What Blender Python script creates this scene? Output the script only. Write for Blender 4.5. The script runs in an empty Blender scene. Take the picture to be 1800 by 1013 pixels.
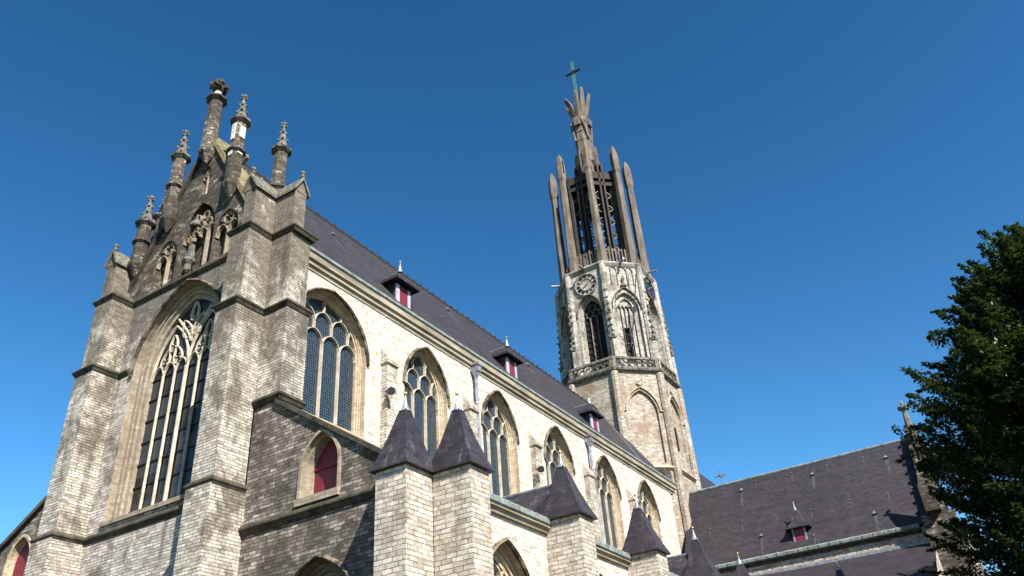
import bpy, bmesh, math, random
from mathutils import Vector, Matrix
from mathutils.geometry import tessellate_polygon
R = math.radians
scene = bpy.context.scene
COL = scene.collection

# ------------------------------------------------------------------ camera
yaw, pitch, roll, FPX = R(29.862), R(32.638), R(-4.659), 1448.85
fw = Vector((math.cos(yaw)*math.cos(pitch), math.sin(yaw)*math.cos(pitch), math.sin(pitch)))
r0 = Vector((math.sin(yaw), -math.cos(yaw), 0)); u0 = r0.cross(fw)
rt = math.cos(roll)*r0 + math.sin(roll)*u0; up = -math.sin(roll)*r0 + math.cos(roll)*u0
cam = bpy.data.cameras.new("camera"); camo = bpy.data.objects.new("camera", cam); COL.objects.link(camo)
M = Matrix((rt, up, -fw)).transposed().to_4x4(); M.translation = (0, 0, 1.6); camo.matrix_world = M
cam.sensor_width = 36; cam.lens = FPX/1800*36; cam.clip_end = 3000; cam.clip_start = .1
scene.camera = camo

# ------------------------------------------------------------------ sky, sun, exposure
SUN = Vector((-1, -1.75, 1.72)).normalized()
w = bpy.data.worlds.new("World"); scene.world = w; w.use_nodes = True
nt = w.node_tree; sky = nt.nodes.new("ShaderNodeTexSky"); sky.sky_type = 'NISHITA'; sky.sun_disc = False
sky.sun_elevation = math.asin(SUN.z); sky.sun_rotation = math.atan2(SUN.x, SUN.y)
sky.air_density = 1.0; sky.dust_density = 0.15; sky.ozone_density = 2.0; sky.altitude = 0
hs = nt.nodes.new("ShaderNodeHueSaturation"); hs.inputs["Saturation"].default_value = 1.12; hs.inputs["Hue"].default_value = 0.489
gm = nt.nodes.new("ShaderNodeGamma"); gm.inputs[1].default_value = 1.5
nt.links.new(sky.outputs[0], gm.inputs[0]); nt.links.new(gm.outputs[0], hs.inputs["Color"]); nt.links.new(hs.outputs[0], nt.nodes["Background"].inputs[0]); nt.nodes["Background"].inputs[1].default_value = 0.0365
sl = bpy.data.lights.new("sun", 'SUN'); sl.energy = 5.0; sl.angle = R(.5); sl.color = (1, .97, .915)
so = bpy.data.objects.new("sun", sl); COL.objects.link(so)
so.rotation_euler = (-SUN).to_track_quat('-Z', 'Y').to_euler(); so.location = (-20, -30, 60)
scene.view_settings.view_transform = 'Standard'; scene.view_settings.look = 'None'
scene.view_settings.exposure = 1.4; scene.view_settings.gamma = 1

# ------------------------------------------------------------------ materials
def newmat(name):
    m = bpy.data.materials.new(name); m.use_nodes = True
    return m, m.node_tree, m.node_tree.nodes["Principled BSDF"]
def N(t, kind, **kw):
    n = t.nodes.new(kind)
    for k, v in kw.items():
        if k in n.inputs.keys(): n.inputs[k].default_value = v
        else: setattr(n, k, v)
    return n
KD = .64
def c4(c): return (*c, 1)
def dim(c): return tuple(x*KD for x in c)
def ramp(t, src, stops):
    n = t.nodes.new("ShaderNodeValToRGB"); e = n.color_ramp.elements
    while len(e) < len(stops): e.new(.5)
    for i, (p, c) in enumerate(stops): e[i].position = p; e[i].color = c4(c) if len(c) == 3 else c
    t.links.new(src, n.inputs[0]); return n.outputs[0]
def noise(t, vec, scale, detail=5, rough=.6):
    n = N(t, "ShaderNodeTexNoise", Scale=scale, Detail=detail, Roughness=rough); t.links.new(vec, n.inputs["Vector"]); return n.outputs[0]
def mapping(t, vec, scale=(1, 1, 1), loc=(0, 0, 0)):
    n = t.nodes.new("ShaderNodeMapping"); n.inputs["Scale"].default_value = scale; n.inputs["Location"].default_value = loc
    t.links.new(vec, n.inputs[0]); return n.outputs[0]
def mix(t, a, b, fac, mode='MIX'):
    n = t.nodes.new("ShaderNodeMix"); n.data_type = 'RGBA'; n.blend_type = mode
    for s, i in ((a, 6), (b, 7)):
        if isinstance(s, tuple): n.inputs[i].default_value = c4(s)
        else: t.links.new(s, n.inputs[i])
    if isinstance(fac, (int, float)): n.inputs[0].default_value = fac
    else: t.links.new(fac, n.inputs[0])
    return n.outputs[2]
def math_(t, op, a, b=None):
    n = t.nodes.new("ShaderNodeMath"); n.operation = op
    for s, i in ((a, 0), (b, 1)):
        if s is None: continue
        if isinstance(s, (int, float)): n.inputs[i].default_value = s
        else: t.links.new(s, n.inputs[i])
    return n.outputs[0]

def stone(name, cols, mortar, bw, rh, stain=(.1, .08, .055), st=(.5, .7), st_amt=.8, streak=(.56, .75), streak_amt=.5, zr=None, patch=None, bump=.35, msize=.015, bands=(), mott=.6, rowamt=.6, blk=.62, bs=.38):
    """coursed ashlar: cols = dark..light block colours; stain = brown weathering; zr=(z0,z1) more weathering with height"""
    cols = [dim((c[0]*1.02, c[1]*.985, c[2]*.935)) for c in cols]; mortar = dim(mortar); stain = dim(stain); patch = dim(patch) if patch else None
    m, t, b = newmat(name)
    uvn = t.nodes.new("ShaderNodeUVMap"); geo = t.nodes.new("ShaderNodeNewGeometry"); pos = geo.outputs["Position"]
    wob = t.nodes.new("ShaderNodeTexNoise"); wob.inputs["Scale"].default_value = 1.3; t.links.new(pos, wob.inputs["Vector"])
    va = t.nodes.new("ShaderNodeVectorMath"); va.operation = 'MULTIPLY_ADD'; va.inputs[1].default_value = (.10, .035, 0)
    t.links.new(wob.outputs["Color"], va.inputs[0]); t.links.new(uvn.outputs[0], va.inputs[2])
    br = N(t, "ShaderNodeTexBrick", Scale=1.0); t.links.new(va.outputs[0], br.inputs["Vector"])
    br.inputs["Brick Width"].default_value = bw; br.inputs["Row Height"].default_value = rh; br.inputs["Mortar Size"].default_value = msize
    br.inputs["Mortar Smooth"].default_value = .35
    br.offset = .45; br.squash = 1.25; br.squash_frequency = 3
    br.inputs["Color1"].default_value = (0, 0, 0, 1); br.inputs["Color2"].default_value = (1, 1, 1, 1); br.inputs["Mortar"].default_value = (.5, .5, .5, 1)
    avg = tuple(sum(c[q] for c in cols)/len(cols) for q in range(3)); cols = [tuple(avg[q]+(c[q]-avg[q])*blk for q in range(3)) for c in cols]
    k = len(cols)
    base = ramp(t, br.outputs["Color"], [(i/(k-1)*.9+.05, c) for i, c in enumerate(cols)])
    fine = noise(t, pos, 9, 4, .7)
    rowv = noise(t, mapping(t, va.outputs[0], (1.6, 7.5, 1), (4, 2, 0)), 1.0, 6, .75)
    base = mix(t, base, ramp(t, rowv, [(.32, (.45, .43, .41)), (.5, (.95, .94, .93)), (.68, (1.28, 1.27, 1.25))]), rowamt, 'MULTIPLY')
    base = mix(t, base, ramp(t, fine, [(.3, (.62, .6, .57)), (.65, (1.08, 1.07, 1.05))]), .75, 'MULTIPLY')
    if patch:
        pn = noise(t, mapping(t, pos, (1, 1, 1.6), (7, 3, 1)), .55, 5, .65)
        base = mix(t, base, patch, ramp(t, pn, [(.48, (0, 0, 0)), (.60, (.75, .75, .75))]), 'MIX')
    big = noise(t, mapping(t, pos, (1, 1, 1), (3, 11, 5)), bs, 7, .68)
    big = math_(t, 'ADD', big, math_(t, 'MULTIPLY', math_(t, 'SUBTRACT', br.outputs['Color'], .5), .07))
    if zr:
        sp = t.nodes.new("ShaderNodeSeparateXYZ"); t.links.new(pos, sp.inputs[0])
        mr = N(t, "ShaderNodeMapRange"); mr.inputs[1].default_value = zr[0]; mr.inputs[2].default_value = zr[1]; mr.inputs[3].default_value = 0; mr.inputs[4].default_value = .19
        t.links.new(sp.outputs[2], mr.inputs[0]); big = math_(t, 'ADD', big, mr.outputs[0])
    for (z0_, z1_, amt) in bands:
        sp2 = t.nodes.new("ShaderNodeSeparateXYZ"); t.links.new(pos, sp2.inputs[0])
        mb_ = N(t, "ShaderNodeMapRange"); mb_.interpolation_type = 'SMOOTHSTEP'; mb_.inputs[1].default_value = z0_; mb_.inputs[2].default_value = z1_; mb_.inputs[3].default_value = 0; mb_.inputs[4].default_value = amt
        t.links.new(sp2.outputs[2], mb_.inputs[0]); lt = math_(t, 'LESS_THAN', sp2.outputs[2], z1_+.02)
        big = math_(t, 'ADD', big, math_(t, 'MULTIPLY', mb_.outputs[0], lt))
    mid = noise(t, mapping(t, pos, (1, 1, 1.8), (2, 9, 4)), 2.6, 5, .7)
    base = mix(t, base, ramp(t, mid, [(.33, (.45, .43, .41)), (.55, (1, 1, 1)), (.7, (1.15, 1.14, 1.12))]), mott, 'MULTIPLY')
    base = mix(t, base, mix(t, base, stain, .82), math_(t, 'MULTIPLY', ramp(t, big, [(st[0], (0, 0, 0)), (st[1], (1, 1, 1))]), st_amt))
    sk = noise(t, mapping(t, pos, (1.5, 1.5, .16)), 1.0, 6, .7)
    base = mix(t, base, mix(t, base, (.05, .045, .04), .75), math_(t, 'MULTIPLY', ramp(t, sk, [(streak[0], (0, 0, 0)), (streak[1], (1, 1, 1))]), streak_amt))
    mort = math_(t, 'MULTIPLY', br.outputs["Fac"], ramp(t, noise(t, pos, 3.5, 3, .6), [(.35, (.45, .45, .45)), (.6, (1, 1, 1))]))
    col = mix(t, base, mix(t, base, mortar, .8), mort)
    t.links.new(col, b.inputs["Base Color"])
    bp = N(t, "ShaderNodeBump", Strength=bump, Distance=.03)
    h = math_(t, 'SUBTRACT', math_(t, 'MULTIPLY', fine, .6), br.outputs["Fac"])
    h = math_(t, 'ADD', h, math_(t, 'MULTIPLY', br.outputs["Color"], .35))
    t.links.new(h, bp.inputs["Height"]); t.links.new(bp.outputs[0], b.inputs["Normal"])
    b.inputs["Roughness"].default_value = .93; b.inputs["Specular IOR Level"].default_value = .2
    return m

def plain(name, c, c2=None, scale=3, rough=.7, metal=0, bump=.15, spec=.3, stretch=(1, 1, 1), lo=.35, hi=.65):
    m, t, b = newmat(name); geo = t.nodes.new("ShaderNodeNewGeometry"); pos = geo.outputs["Position"]
    c2 = c2 or tuple(x*.6 for x in c); c = dim(c); c2 = dim(c2)
    n = noise(t, mapping(t, pos, stretch), scale, 6, .65)
    t.links.new(ramp(t, n, [(lo, c2), (hi, c)]), b.inputs["Base Color"])
    bp = N(t, "ShaderNodeBump", Strength=bump, Distance=.02); t.links.new(noise(t, pos, scale*5, 4, .7), bp.inputs["Height"]); t.links.new(bp.outputs[0], b.inputs["Normal"])
    b.inputs["Roughness"].default_value = rough; b.inputs["Metallic"].default_value = metal; b.inputs["Specular IOR Level"].default_value = spec
    return m

def slate(name, c=(.0225, .018, .0205), bw=.25, rh=.11, rough=.6, ms=.007, sk=.62):
    m, t, b = newmat(name); uvn = t.nodes.new("ShaderNodeUVMap"); geo = t.nodes.new("ShaderNodeNewGeometry"); pos = geo.outputs["Position"]
    br = N(t, "ShaderNodeTexBrick", Scale=1.0); t.links.new(uvn.outputs[0], br.inputs["Vector"])
    br.inputs["Brick Width"].default_value = bw; br.inputs["Row Height"].default_value = rh; br.inputs["Mortar Size"].default_value = ms; br.inputs["Mortar Smooth"].default_value = .2
    br.inputs["Color1"].default_value = (0, 0, 0, 1); br.inputs["Color2"].default_value = (1, 1, 1, 1); br.inputs["Mortar"].default_value = (.5, .5, .5, 1)
    base = ramp(t, br.outputs["Color"], [(0, tuple(x*.68 for x in c)), (1, tuple(x*1.34 for x in c))])
    base = mix(t, base, ramp(t, noise(t, mapping(t, pos, (1, 1, .35)), .9, 7, .7), [(.3, (.72, .72, .74)), (.7, (1.22, 1.18, 1.16))]), 1, 'MULTIPLY')
    base = mix(t, base, (.2, .19, .2), ramp(t, noise(t, mapping(t, pos, (2.4, 2.4, .35), (5, 5, 5)), 1.6, 7, .72), [(sk, (0, 0, 0)), (sk+.2, (.45, .45, .45))]))
    base = mix(t, base, (.02, .018, .02), math_(t, 'MULTIPLY', br.outputs["Fac"], .8))
    base = mix(t, base, ramp(t, noise(t, mapping(t, pos, (.25, .25, 3)), 1.4, 5, .7), [(.35, (.78, .78, .78)), (.65, (1.2, 1.19, 1.17))]), 1, 'MULTIPLY')
    t.links.new(base, b.inputs["Base Color"])
    bp = N(t, "ShaderNodeBump", Strength=.4, Distance=.02)
    t.links.new(math_(t, 'SUBTRACT', math_(t, 'MULTIPLY', br.outputs["Color"], .5), br.outputs["Fac"]), bp.inputs["Height"]); t.links.new(bp.outputs[0], b.inputs["Normal"])
    b.inputs["Roughness"].default_value = rough; b.inputs["Specular IOR Level"].default_value = .35
    return m

def leaded(name, cell, c=(.006, .010, .016), lead=(.05, .065, .07), lw=.12, rough=.12):
    m, t, b = newmat(name); uvn = t.nodes.new("ShaderNodeUVMap"); geo = t.nodes.new("ShaderNodeNewGeometry")
    br = N(t, "ShaderNodeTexBrick", Scale=1.0); t.links.new(uvn.outputs[0], br.inputs["Vector"])
    br.offset = 0; br.inputs["Brick Width"].default_value = cell; br.inputs["Row Height"].default_value = cell*1.1
    br.inputs["Mortar Size"].default_value = cell*lw; br.inputs["Color1"].default_value = (0, 0, 0, 1); br.inputs["Color2"].default_value = (1, 1, 1, 1); br.inputs["Mortar"].default_value = (.5, .5, .5, 1)
    g = ramp(t, br.outputs["Color"], [(0, tuple(x*.4 for x in c)), (1, tuple(x*2.1 for x in c))])
    t.links.new(mix(t, g, lead, br.outputs["Fac"]), b.inputs["Base Color"])
    bp = N(t, "ShaderNodeBump", Strength=.35, Distance=.02); t.links.new(math_(t, 'ADD', br.outputs["Color"], noise(t, geo.outputs["Position"], 3)), bp.inputs["Height"]); t.links.new(bp.outputs[0], b.inputs["Normal"])
    b.inputs["Roughness"].default_value = rough; b.inputs["Specular IOR Level"].default_value = .4
    return m

MT = {}
MT['wall'] = stone("cream_limestone", [(.72, .66, .56), (.85, .80, .72), (.90, .86, .80), (.95, .92, .87)], (.26, .20, .14), .31, .108, stain=(.42, .30, .17), st=(.54, .74), st_amt=.55, streak=(.58, .8), streak_amt=.55, bump=.35, mott=.6, rowamt=.6, blk=1.2, bs=.6)
MT['grey'] = stone("grey_limestone", [(.40, .35, .29), (.62, .56, .49), (.76, .71, .63), (.92, .88, .81)], (.04, .032, .026), .31, .105, stain=(.10, .072, .042), st=(.52, .60), st_amt=.88, streak=(.545, .66), streak_amt=.75, zr=(16.5, 20.5), bump=.5, bands=((14.6, 17.3, .13), (18.6, 20.6, .08), (9.3, 10.8, .05)), blk=.8, bs=.75)
MT['facade'] = stone("facade_limestone", [(.40, .36, .32), (.60, .55, .50), (.74, .69, .64), (.92, .88, .83)], (.04, .033, .028), .31, .105, stain=(.085, .066, .05), st=(.535, .62), st_amt=.85, streak=(.53, .65), streak_amt=.8, zr=(17, 20.6), bump=.5, bands=((17.5, 20.6, .08),), blk=.8, bs=.75)
MT['pier'] = stone("pale_block_limestone", [(.48, .41, .34), (.62, .55, .47), (.72, .65, .57), (.90, .85, .77)], (.045, .035, .027), .33, .128, stain=(.18, .13, .08), st=(.56, .66), st_amt=.8, streak=(.57, .70), streak_amt=.6, bump=.45, msize=.014, blk=.8, bs=.8)
MT['aisle'] = stone("aisle_limestone", [(.15, .125, .105), (.23, .20, .17), (.31, .27, .235), (.62, .57, .52)], (.03, .024, .019), .28, .11, stain=(.05, .04, .03), st=(.49, .60), st_amt=.8, streak=(.5, .64), streak_amt=.8, bump=.5, blk=1, bs=.8)
MT['gable'] = stone("dark_gable_stone", [(.09, .075, .06), (.16, .135, .11), (.23, .20, .165), (.55, .51, .45)], (.03, .024, .018), .30, .11, stain=(.055, .04, .027), st=(.44, .54), st_amt=.92, streak=(.5, .64), streak_amt=.8, bump=.5, blk=1, bs=.9)
MT['tower'] = stone("tower_limestone", [(.34, .28, .22), (.52, .46, .38), (.62, .57, .50), (.74, .70, .63)], (.20, .16, .12), .26, .105, stain=(.27, .17, .10), st=(.53, .62), st_amt=.85, streak=(.54, .66), streak_amt=.75, blk=.9, bs=.6, patch=(.38, .27, .19), bump=.35)
MT['towerup'] = stone("upper_tower_stone", [(.34, .31, .275), (.52, .485, .445), (.66, .625, .585), (.88, .85, .80)], (.12, .10, .085), .36, .15, stain=(.13, .105, .085), st=(.53, .61), st_amt=.85, streak=(.52, .64), streak_amt=.85, bs=.7, bump=.4)
MT['trim'] = stone("dressed_stone", [(.54, .42, .28), (.68, .57, .42), (.78, .69, .56)], (.26, .19, .12), .6, .30, stain=(.45, .30, .14), st=(.5, .66), st_amt=.55, streak=(.58, .76), streak_amt=.45, bump=.25, msize=.006)
MT['trimg'] = stone("weathered_dressed_stone", [(.20, .175, .145), (.27, .24, .20), (.34, .30, .26)], (.1, .08, .065), .45, .26, stain=(.13, .10, .07), st=(.5, .66), st_amt=.6, bump=.35, msize=.008)
MT['trimw'] = stone("grey_cream_dressed_stone", [(.36, .30, .22), (.46, .40, .31), (.56, .50, .41)], (.18, .14, .1), .5, .28, stain=(.22, .16, .10), st=(.48, .64), st_amt=.7, streak=(.54, .72), streak_amt=.5, bump=.35, msize=.008)
MT['hood'] = plain('weathered_hood_stone', (.30, .23, .15), (.05, .04, .03), 1.8, .9, bump=.4, spec=.15, lo=.42, hi=.62)
MT['carved'] = plain("carved_stone", (.30, .27, .22), (.06, .05, .04), 4, .9, bump=.6, spec=.15)
MT['spirestone'] = plain("pinnacle_stone", (.27, .255, .20), (.08, .07, .05), 5, .9, bump=.5, spec=.15)
MT['string'] = plain("dark_string_stone", (.12, .105, .07), (.035, .03, .024), 2.6, .92, bump=.5, spec=.15)  # dark stone mottled by noise
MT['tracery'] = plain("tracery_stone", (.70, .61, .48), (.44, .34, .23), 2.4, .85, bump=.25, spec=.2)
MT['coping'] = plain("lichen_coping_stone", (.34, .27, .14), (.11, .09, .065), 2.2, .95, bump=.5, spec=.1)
MT['whitestone'] = plain("new_white_stone", (.78, .74, .67), (.5, .45, .38), 3, .85, bump=.2)
MT['slate'] = slate("slate")
MT['slate2'] = slate("pyramid_slate", (.027, .0215, .0245), .26, .15, .5, .012, .55)
MT['lead'] = plain("lead_sheet", (.42, .43, .46), (.18, .18, .2), 5, .45, .3, bump=.15, spec=.5)
MT['copper'] = plain("weathered_copper", (.31, .35, .31), (.13, .15, .13), 3, .7, bump=.2)
MT['gutterwood'] = plain("moulded_cornice_stone", (.50, .42, .30), (.20, .155, .10), 1.6, .9, bump=.3, stretch=(.4, .4, 2))
MT['red'] = plain("red_painted_boards", (.20, .006, .022), (.15, .005, .017), 2, .5, bump=.1)
def boards(name, c):
    m, t, b = newmat(name); uvn = t.nodes.new("ShaderNodeUVMap"); geo = t.nodes.new("ShaderNodeNewGeometry")
    br = N(t, "ShaderNodeTexBrick", Scale=1.0); t.links.new(uvn.outputs[0], br.inputs["Vector"]); br.offset = 0
    br.inputs["Brick Width"].default_value = .14; br.inputs["Row Height"].default_value = 9; br.inputs["Mortar Size"].default_value = .008
    br.inputs["Color1"].default_value = (0, 0, 0, 1); br.inputs["Color2"].default_value = (1, 1, 1, 1)
    col = ramp(t, br.outputs["Color"], [(0, tuple(x*.75 for x in c)), (1, tuple(x*1.15 for x in c))])
    col = mix(t, col, (.30, .07, .08), ramp(t, noise(t, mapping(t, geo.outputs["Position"], (6, 6, .8)), 1.5, 6, .7), [(.55, (0, 0, 0)), (.8, (.5, .5, .5))]))
    col = mix(t, col, (.02, .002, .004), math_(t, 'MULTIPLY', br.outputs["Fac"], .8)); t.links.new(col, b.inputs["Base Color"]); b.inputs["Roughness"].default_value = .55
    return m
MT['red'] = boards("red_painted_boards", (.155, .006, .020))
MT['whitepaint'] = plain("white_paint", (.52, .52, .58), (.36, .36, .4), 4, .5, bump=.08)
MT['dark'] = plain("dark_recess", (.012, .011, .01), (.006, .006, .006), 2, .9)  # near-black colour stands in for shade inside openings and slots
MT['blackiron'] = plain("black_iron", (.02, .02, .022), (.012, .012, .012), 5, .5)
MT['concrete'] = plain("brown_concrete", (.235, .182, .14), (.105, .08, .06), 1.7, .85, bump=.35, stretch=(1, 1, .35), spec=.2)
MT['concrete2'] = plain("shade_dark_concrete", (.058, .044, .034), (.028, .021, .017), 1.3, .85, bump=.3)  # shade inside the drum is put into this darker concrete colour
MT['steel'] = plain("grey_steel", (.24, .27, .29), (.13, .14, .15), 5, .5, bump=.1)
MT['darksteel'] = plain('dark_steel', (.06, .075, .09), (.03, .04, .05), 5, .5)
MT['green'] = plain("green_copper_cross", (.11, .30, .24), (.05, .15, .12), 4, .5, bump=.2)
MT['gold'] = plain("gilding", (.75, .48, .10), (.5, .3, .05), 6, .35, .6, bump=.05)
MT['glass'] = leaded("leaded_glass", .105)
MT['glass2'] = leaded("facade_glass", .9, (.010, .013, .017), (.02, .02, .02), .02, .25)
MT['bluedial'] = plain('blue_dial', (.03, .05, .14), (.015, .03, .08), 4, .5)
MT['bark'] = plain("bark", (.07, .055, .045), (.03, .024, .02), 6, .9, bump=.6)
MT['paving'] = stone("brick_paving", [(.06, .04, .032), (.085, .058, .046), (.11, .08, .065)], (.08, .07, .06), .21, .1, stain=(.08, .07, .06), bump=.3, msize=.008)
MT['grass'] = plain("lawn_grass", (.06, .11, .03), (.03, .06, .015), 8, .95, bump=.5)
def leafmat():
    m, t, b = newmat("leaf"); geo = t.nodes.new("ShaderNodeNewGeometry")
    t.links.new(ramp(t, noise(t, geo.outputs["Position"], .9, 4, .7), [(.3, (.007, .015, .005)), (.56, (.016, .030, .007)), (.80, (.085, .10, .018))]), b.inputs["Base Color"])  # bright ramp end puts sunlit patches into the leaf colour
    b.inputs["Roughness"].default_value = .45; b.inputs["Specular IOR Level"].default_value = .35
    tr = t.nodes.new("ShaderNodeBsdfTranslucent"); tr.inputs[0].default_value = (.09, .15, .015, 1); ms_ = t.nodes.new("ShaderNodeMixShader"); ms_.inputs[0].default_value = .13
    t.links.new(b.outputs[0], ms_.inputs[1]); t.links.new(tr.outputs[0], ms_.inputs[2]); t.links.new(ms_.outputs[0], t.nodes["Material Output"].inputs[0])
    return m
MT['leaf'] = leafmat()
def stainmat():
    m, t, b = newmat("white_run_off"); uvn = t.nodes.new("ShaderNodeUVMap"); geo = t.nodes.new("ShaderNodeNewGeometry")
    b.inputs["Base Color"].default_value = (.33, .33, .33, 1); b.inputs["Roughness"].default_value = .8
    n = noise(t, mapping(t, geo.outputs["Position"], (9, 9, .9)), 1, 5, .7)
    t.links.new(ramp(t, n, [(.42, (0, 0, 0)), (.8, (.28, .28, .28))]), b.inputs["Alpha"]); return m
MT['runoff'] = stainmat()

# ------------------------------------------------------------------ mesh helpers
class MB:
    def __init__(s): s.v = []; s.f = []; s.m = []; s.mi = 0
    def add(s, vs, fs):
        o = len(s.v); s.v += [tuple(v) for v in vs]; s.f += [tuple(i+o for i in f) for f in fs]; s.m += [s.mi]*len(fs); return s
    def box(s, x0, x1, y0, y1, z0, z1, top=0):
        a = top
        return s.add([(x0, y0, z0), (x1, y0, z0), (x1, y1, z0), (x0, y1, z0), (x0+a, y0+a, z1), (x1-a, y0+a, z1), (x1-a, y1-a, z1), (x0+a, y1-a, z1)],
                     [(0, 3, 2, 1), (4, 5, 6, 7), (0, 1, 5, 4), (1, 2, 6, 5), (2, 3, 7, 6), (3, 0, 4, 7)])
    def fbox(s, P, u0, u1, v0, v1, d0, d1):
        pts = [P(u, v, d) for d in (d0, d1) for (u, v) in ((u0, v0), (u1, v0), (u1, v1), (u0, v1))]
        return s.add(pts, [(0, 1, 2, 3), (7, 6, 5, 4), (0, 4, 5, 1), (1, 5, 6, 2), (2, 6, 7, 3), (3, 7, 4, 0)])
    def frus(s, cx, cy, z0, r0_, z1, r1_, n=8, rot=None, cap=True, dx=0, dy=0):
        rot = math.pi/n if rot is None else rot
        vs = [(cx+r0_*math.cos(rot+2*math.pi*i/n), cy+r0_*math.sin(rot+2*math.pi*i/n), z0) for i in range(n)]
        vs += [(cx+dx+r1_*math.cos(rot+2*math.pi*i/n), cy+dy+r1_*math.sin(rot+2*math.pi*i/n), z1) for i in range(n)]
        fs = [(i, (i+1) % n, n+(i+1) % n, n+i) for i in range(n)]
        if cap: fs += [tuple(range(n))[::-1], tuple(range(n, 2*n))]
        return s.add(vs, fs)
    def lathe(s, cx, cy, prof, n=8, rot=None):
        for (ra, za), (rb, zb) in zip(prof, prof[1:]): s.frus(cx, cy, za, max(ra, .001), zb, max(rb, .001), n, rot, cap=False)
        (ra, za), (rb, zb) = prof[0], prof[-1]
        rot = math.pi/n if rot is None else rot
        for r_, z_ in ((ra, za), (rb, zb)):
            if r_ > .002: s.add([(cx+r_*math.cos(rot+2*math.pi*i/n), cy+r_*math.sin(rot+2*math.pi*i/n), z_) for i in range(n)], [tuple(range(n))])
        return s
    def poly(s, pts2, P, holes=(), d=0):
        loops = [pts2]+list(holes)
        tris = tessellate_polygon([[Vector((p[0], p[1], 0)) for p in l] for l in loops])
        flat = [p for l in loops for p in l]
        return s.add([P(p[0], p[1], d) for p in flat], [tuple(t_) for t_ in tris])
    def prism(s, pts2, P, d0, d1, holes=()):
        s.poly(pts2, P, holes, d0); s.poly(pts2, P, holes, d1)
        for l in [pts2]+list(holes):
            n = len(l); vs = [P(p[0], p[1], d0) for p in l]+[P(p[0], p[1], d1) for p in l]
            s.add(vs, [(i, (i+1) % n, n+(i+1) % n, n+i) for i in range(n)])
        return s
    def loft(s, rings, closed=True):
        n = len(rings[0]); vs = [p for r_ in rings for p in r_]; fs = []
        for k in range(len(rings)-1):
            for i in range(n if closed else n-1):
                j = (i+1) % n; fs.append((k*n+i, k*n+j, (k+1)*n+j, (k+1)*n+i))
        return s.add(vs, fs)
    def bar(s, pts, wd, dp, nrm):
        """rectangular bar along a polyline of 3d points; nrm = depth axis"""
        pts = [Vector(p) for p in pts]; nrm = Vector(nrm).normalized(); rings = []
        for i, p in enumerate(pts):
            a = pts[max(i-1, 0)]; b_ = pts[min(i+1, len(pts)-1)]; tdir = (b_-a)
            if tdir.length < 1e-6: tdir = Vector((0, 0, 1))
            side = tdir.normalized().cross(nrm).normalized()
            rings.append([p+side*wd/2-nrm*dp/2, p+side*wd/2*.45+nrm*dp/2, p-side*wd/2*.45+nrm*dp/2, p-side*wd/2-nrm*dp/2])
        s.loft(rings); s.add(rings[0], [(0, 1, 2, 3)]); s.add(rings[-1], [(3, 2, 1, 0)]); return s
    def tube(s, pts, rad, n=6):
        pts = [Vector(p) for p in pts]; rings = []
        rad = rad if isinstance(rad, (list, tuple)) else [rad]*len(pts)
        for i, p in enumerate(pts):
            tdir = (pts[min(i+1, len(pts)-1)]-pts[max(i-1, 0)]).normalized()
            a = tdir.orthogonal().normalized() if i == 0 else (a_ - tdir*a_.dot(tdir)).normalized()
            a_ = a; b_ = tdir.cross(a)
            rings.append([p+(a*math.cos(2*math.pi*k/n)+b_*math.sin(2*math.pi*k/n))*rad[i] for k in range(n)])
        s.loft(rings); s.add(rings[0], [tuple(range(n))]); s.add(rings[-1], [tuple(range(n))[::-1]]); return s
    def ball(s, c, r_, n=8, m=5, sz=1):
        prof = [(r_*math.sin(math.pi*i/m), c[2]-r_*sz*math.cos(math.pi*i/m)) for i in range(m+1)]
        return s.lathe(c[0], c[1], prof, n)
    def sweep(s, path, prof, closed=False):
        """path: (x,y) polyline, prof: (outward, z); outward is to the right of travel"""
        n = len(path); rings = []
        for i in range(n):
            p = Vector(path[i])
            def nrm(a, b): d = Vector(b)-Vector(a); d.normalize(); return Vector((d.y, -d.x))
            if closed: n1 = nrm(path[i-1], path[i]); n2 = nrm(path[i], path[(i+1) % n])
            else:
                n1 = nrm(path[max(i-1, 0)], path[max(i-1, 0)+1]); n2 = nrm(path[min(i, n-2)], path[min(i, n-2)+1])
            mi = (n1+n2); mi = mi/(1+n1.dot(n2)) if (1+n1.dot(n2)) > .05 else n1
            rings.append([(p.x+mi.x*o, p.y+mi.y*o, z) for o, z in prof])
        if closed: rings.append(rings[0])
        s.loft(rings, closed=True)
        if not closed: s.add(rings[0], [tuple(range(len(prof)))]); s.add(rings[-1], [tuple(range(len(prof)))[::-1]])
        return s
    def build(s, name, mat, parent=None, loc=None, smooth=False):
        me = bpy.data.meshes.new(name); me.from_pydata(s.v, [], s.f)
        mats = mat if isinstance(mat, (list, tuple)) else [mat]
        for m_ in mats: me.materials.append(MT[m_])
        if len(mats) > 1: me.polygons.foreach_set("material_index", s.m)
        me.validate(); me.update()
        bm = bmesh.new(); bm.from_mesh(me); bmesh.ops.remove_doubles(bm, verts=bm.verts, dist=1e-5)
        bmesh.ops.recalc_face_normals(bm, faces=bm.faces)
        uvl = bm.loops.layers.uv.new("UVMap")
        for f in bm.faces:
            nn = f.normal
            if abs(nn.z) > .9:
                for l in f.loops: l[uvl].uv = (l.vert.co.x, l.vert.co.y)
            else:
                tx = Vector((-nn.y, nn.x, 0)); tx.normalize()
                if tx.x+tx.y*.01 < -1e-6 or (abs(tx.x) < 1e-3 and tx.y < 0): tx = -tx
                ty = nn.cross(tx); ty = -ty if ty.z < 0 else ty
                for l in f.loops: l[uvl].uv = (l.vert.co.dot(tx), l.vert.co.dot(ty))
            f.smooth = smooth
        bm.to_mesh(me); bm.free()
        o = bpy.data.objects.new(name, me); COL.objects.link(o)
        if parent: o.parent = parent
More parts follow.
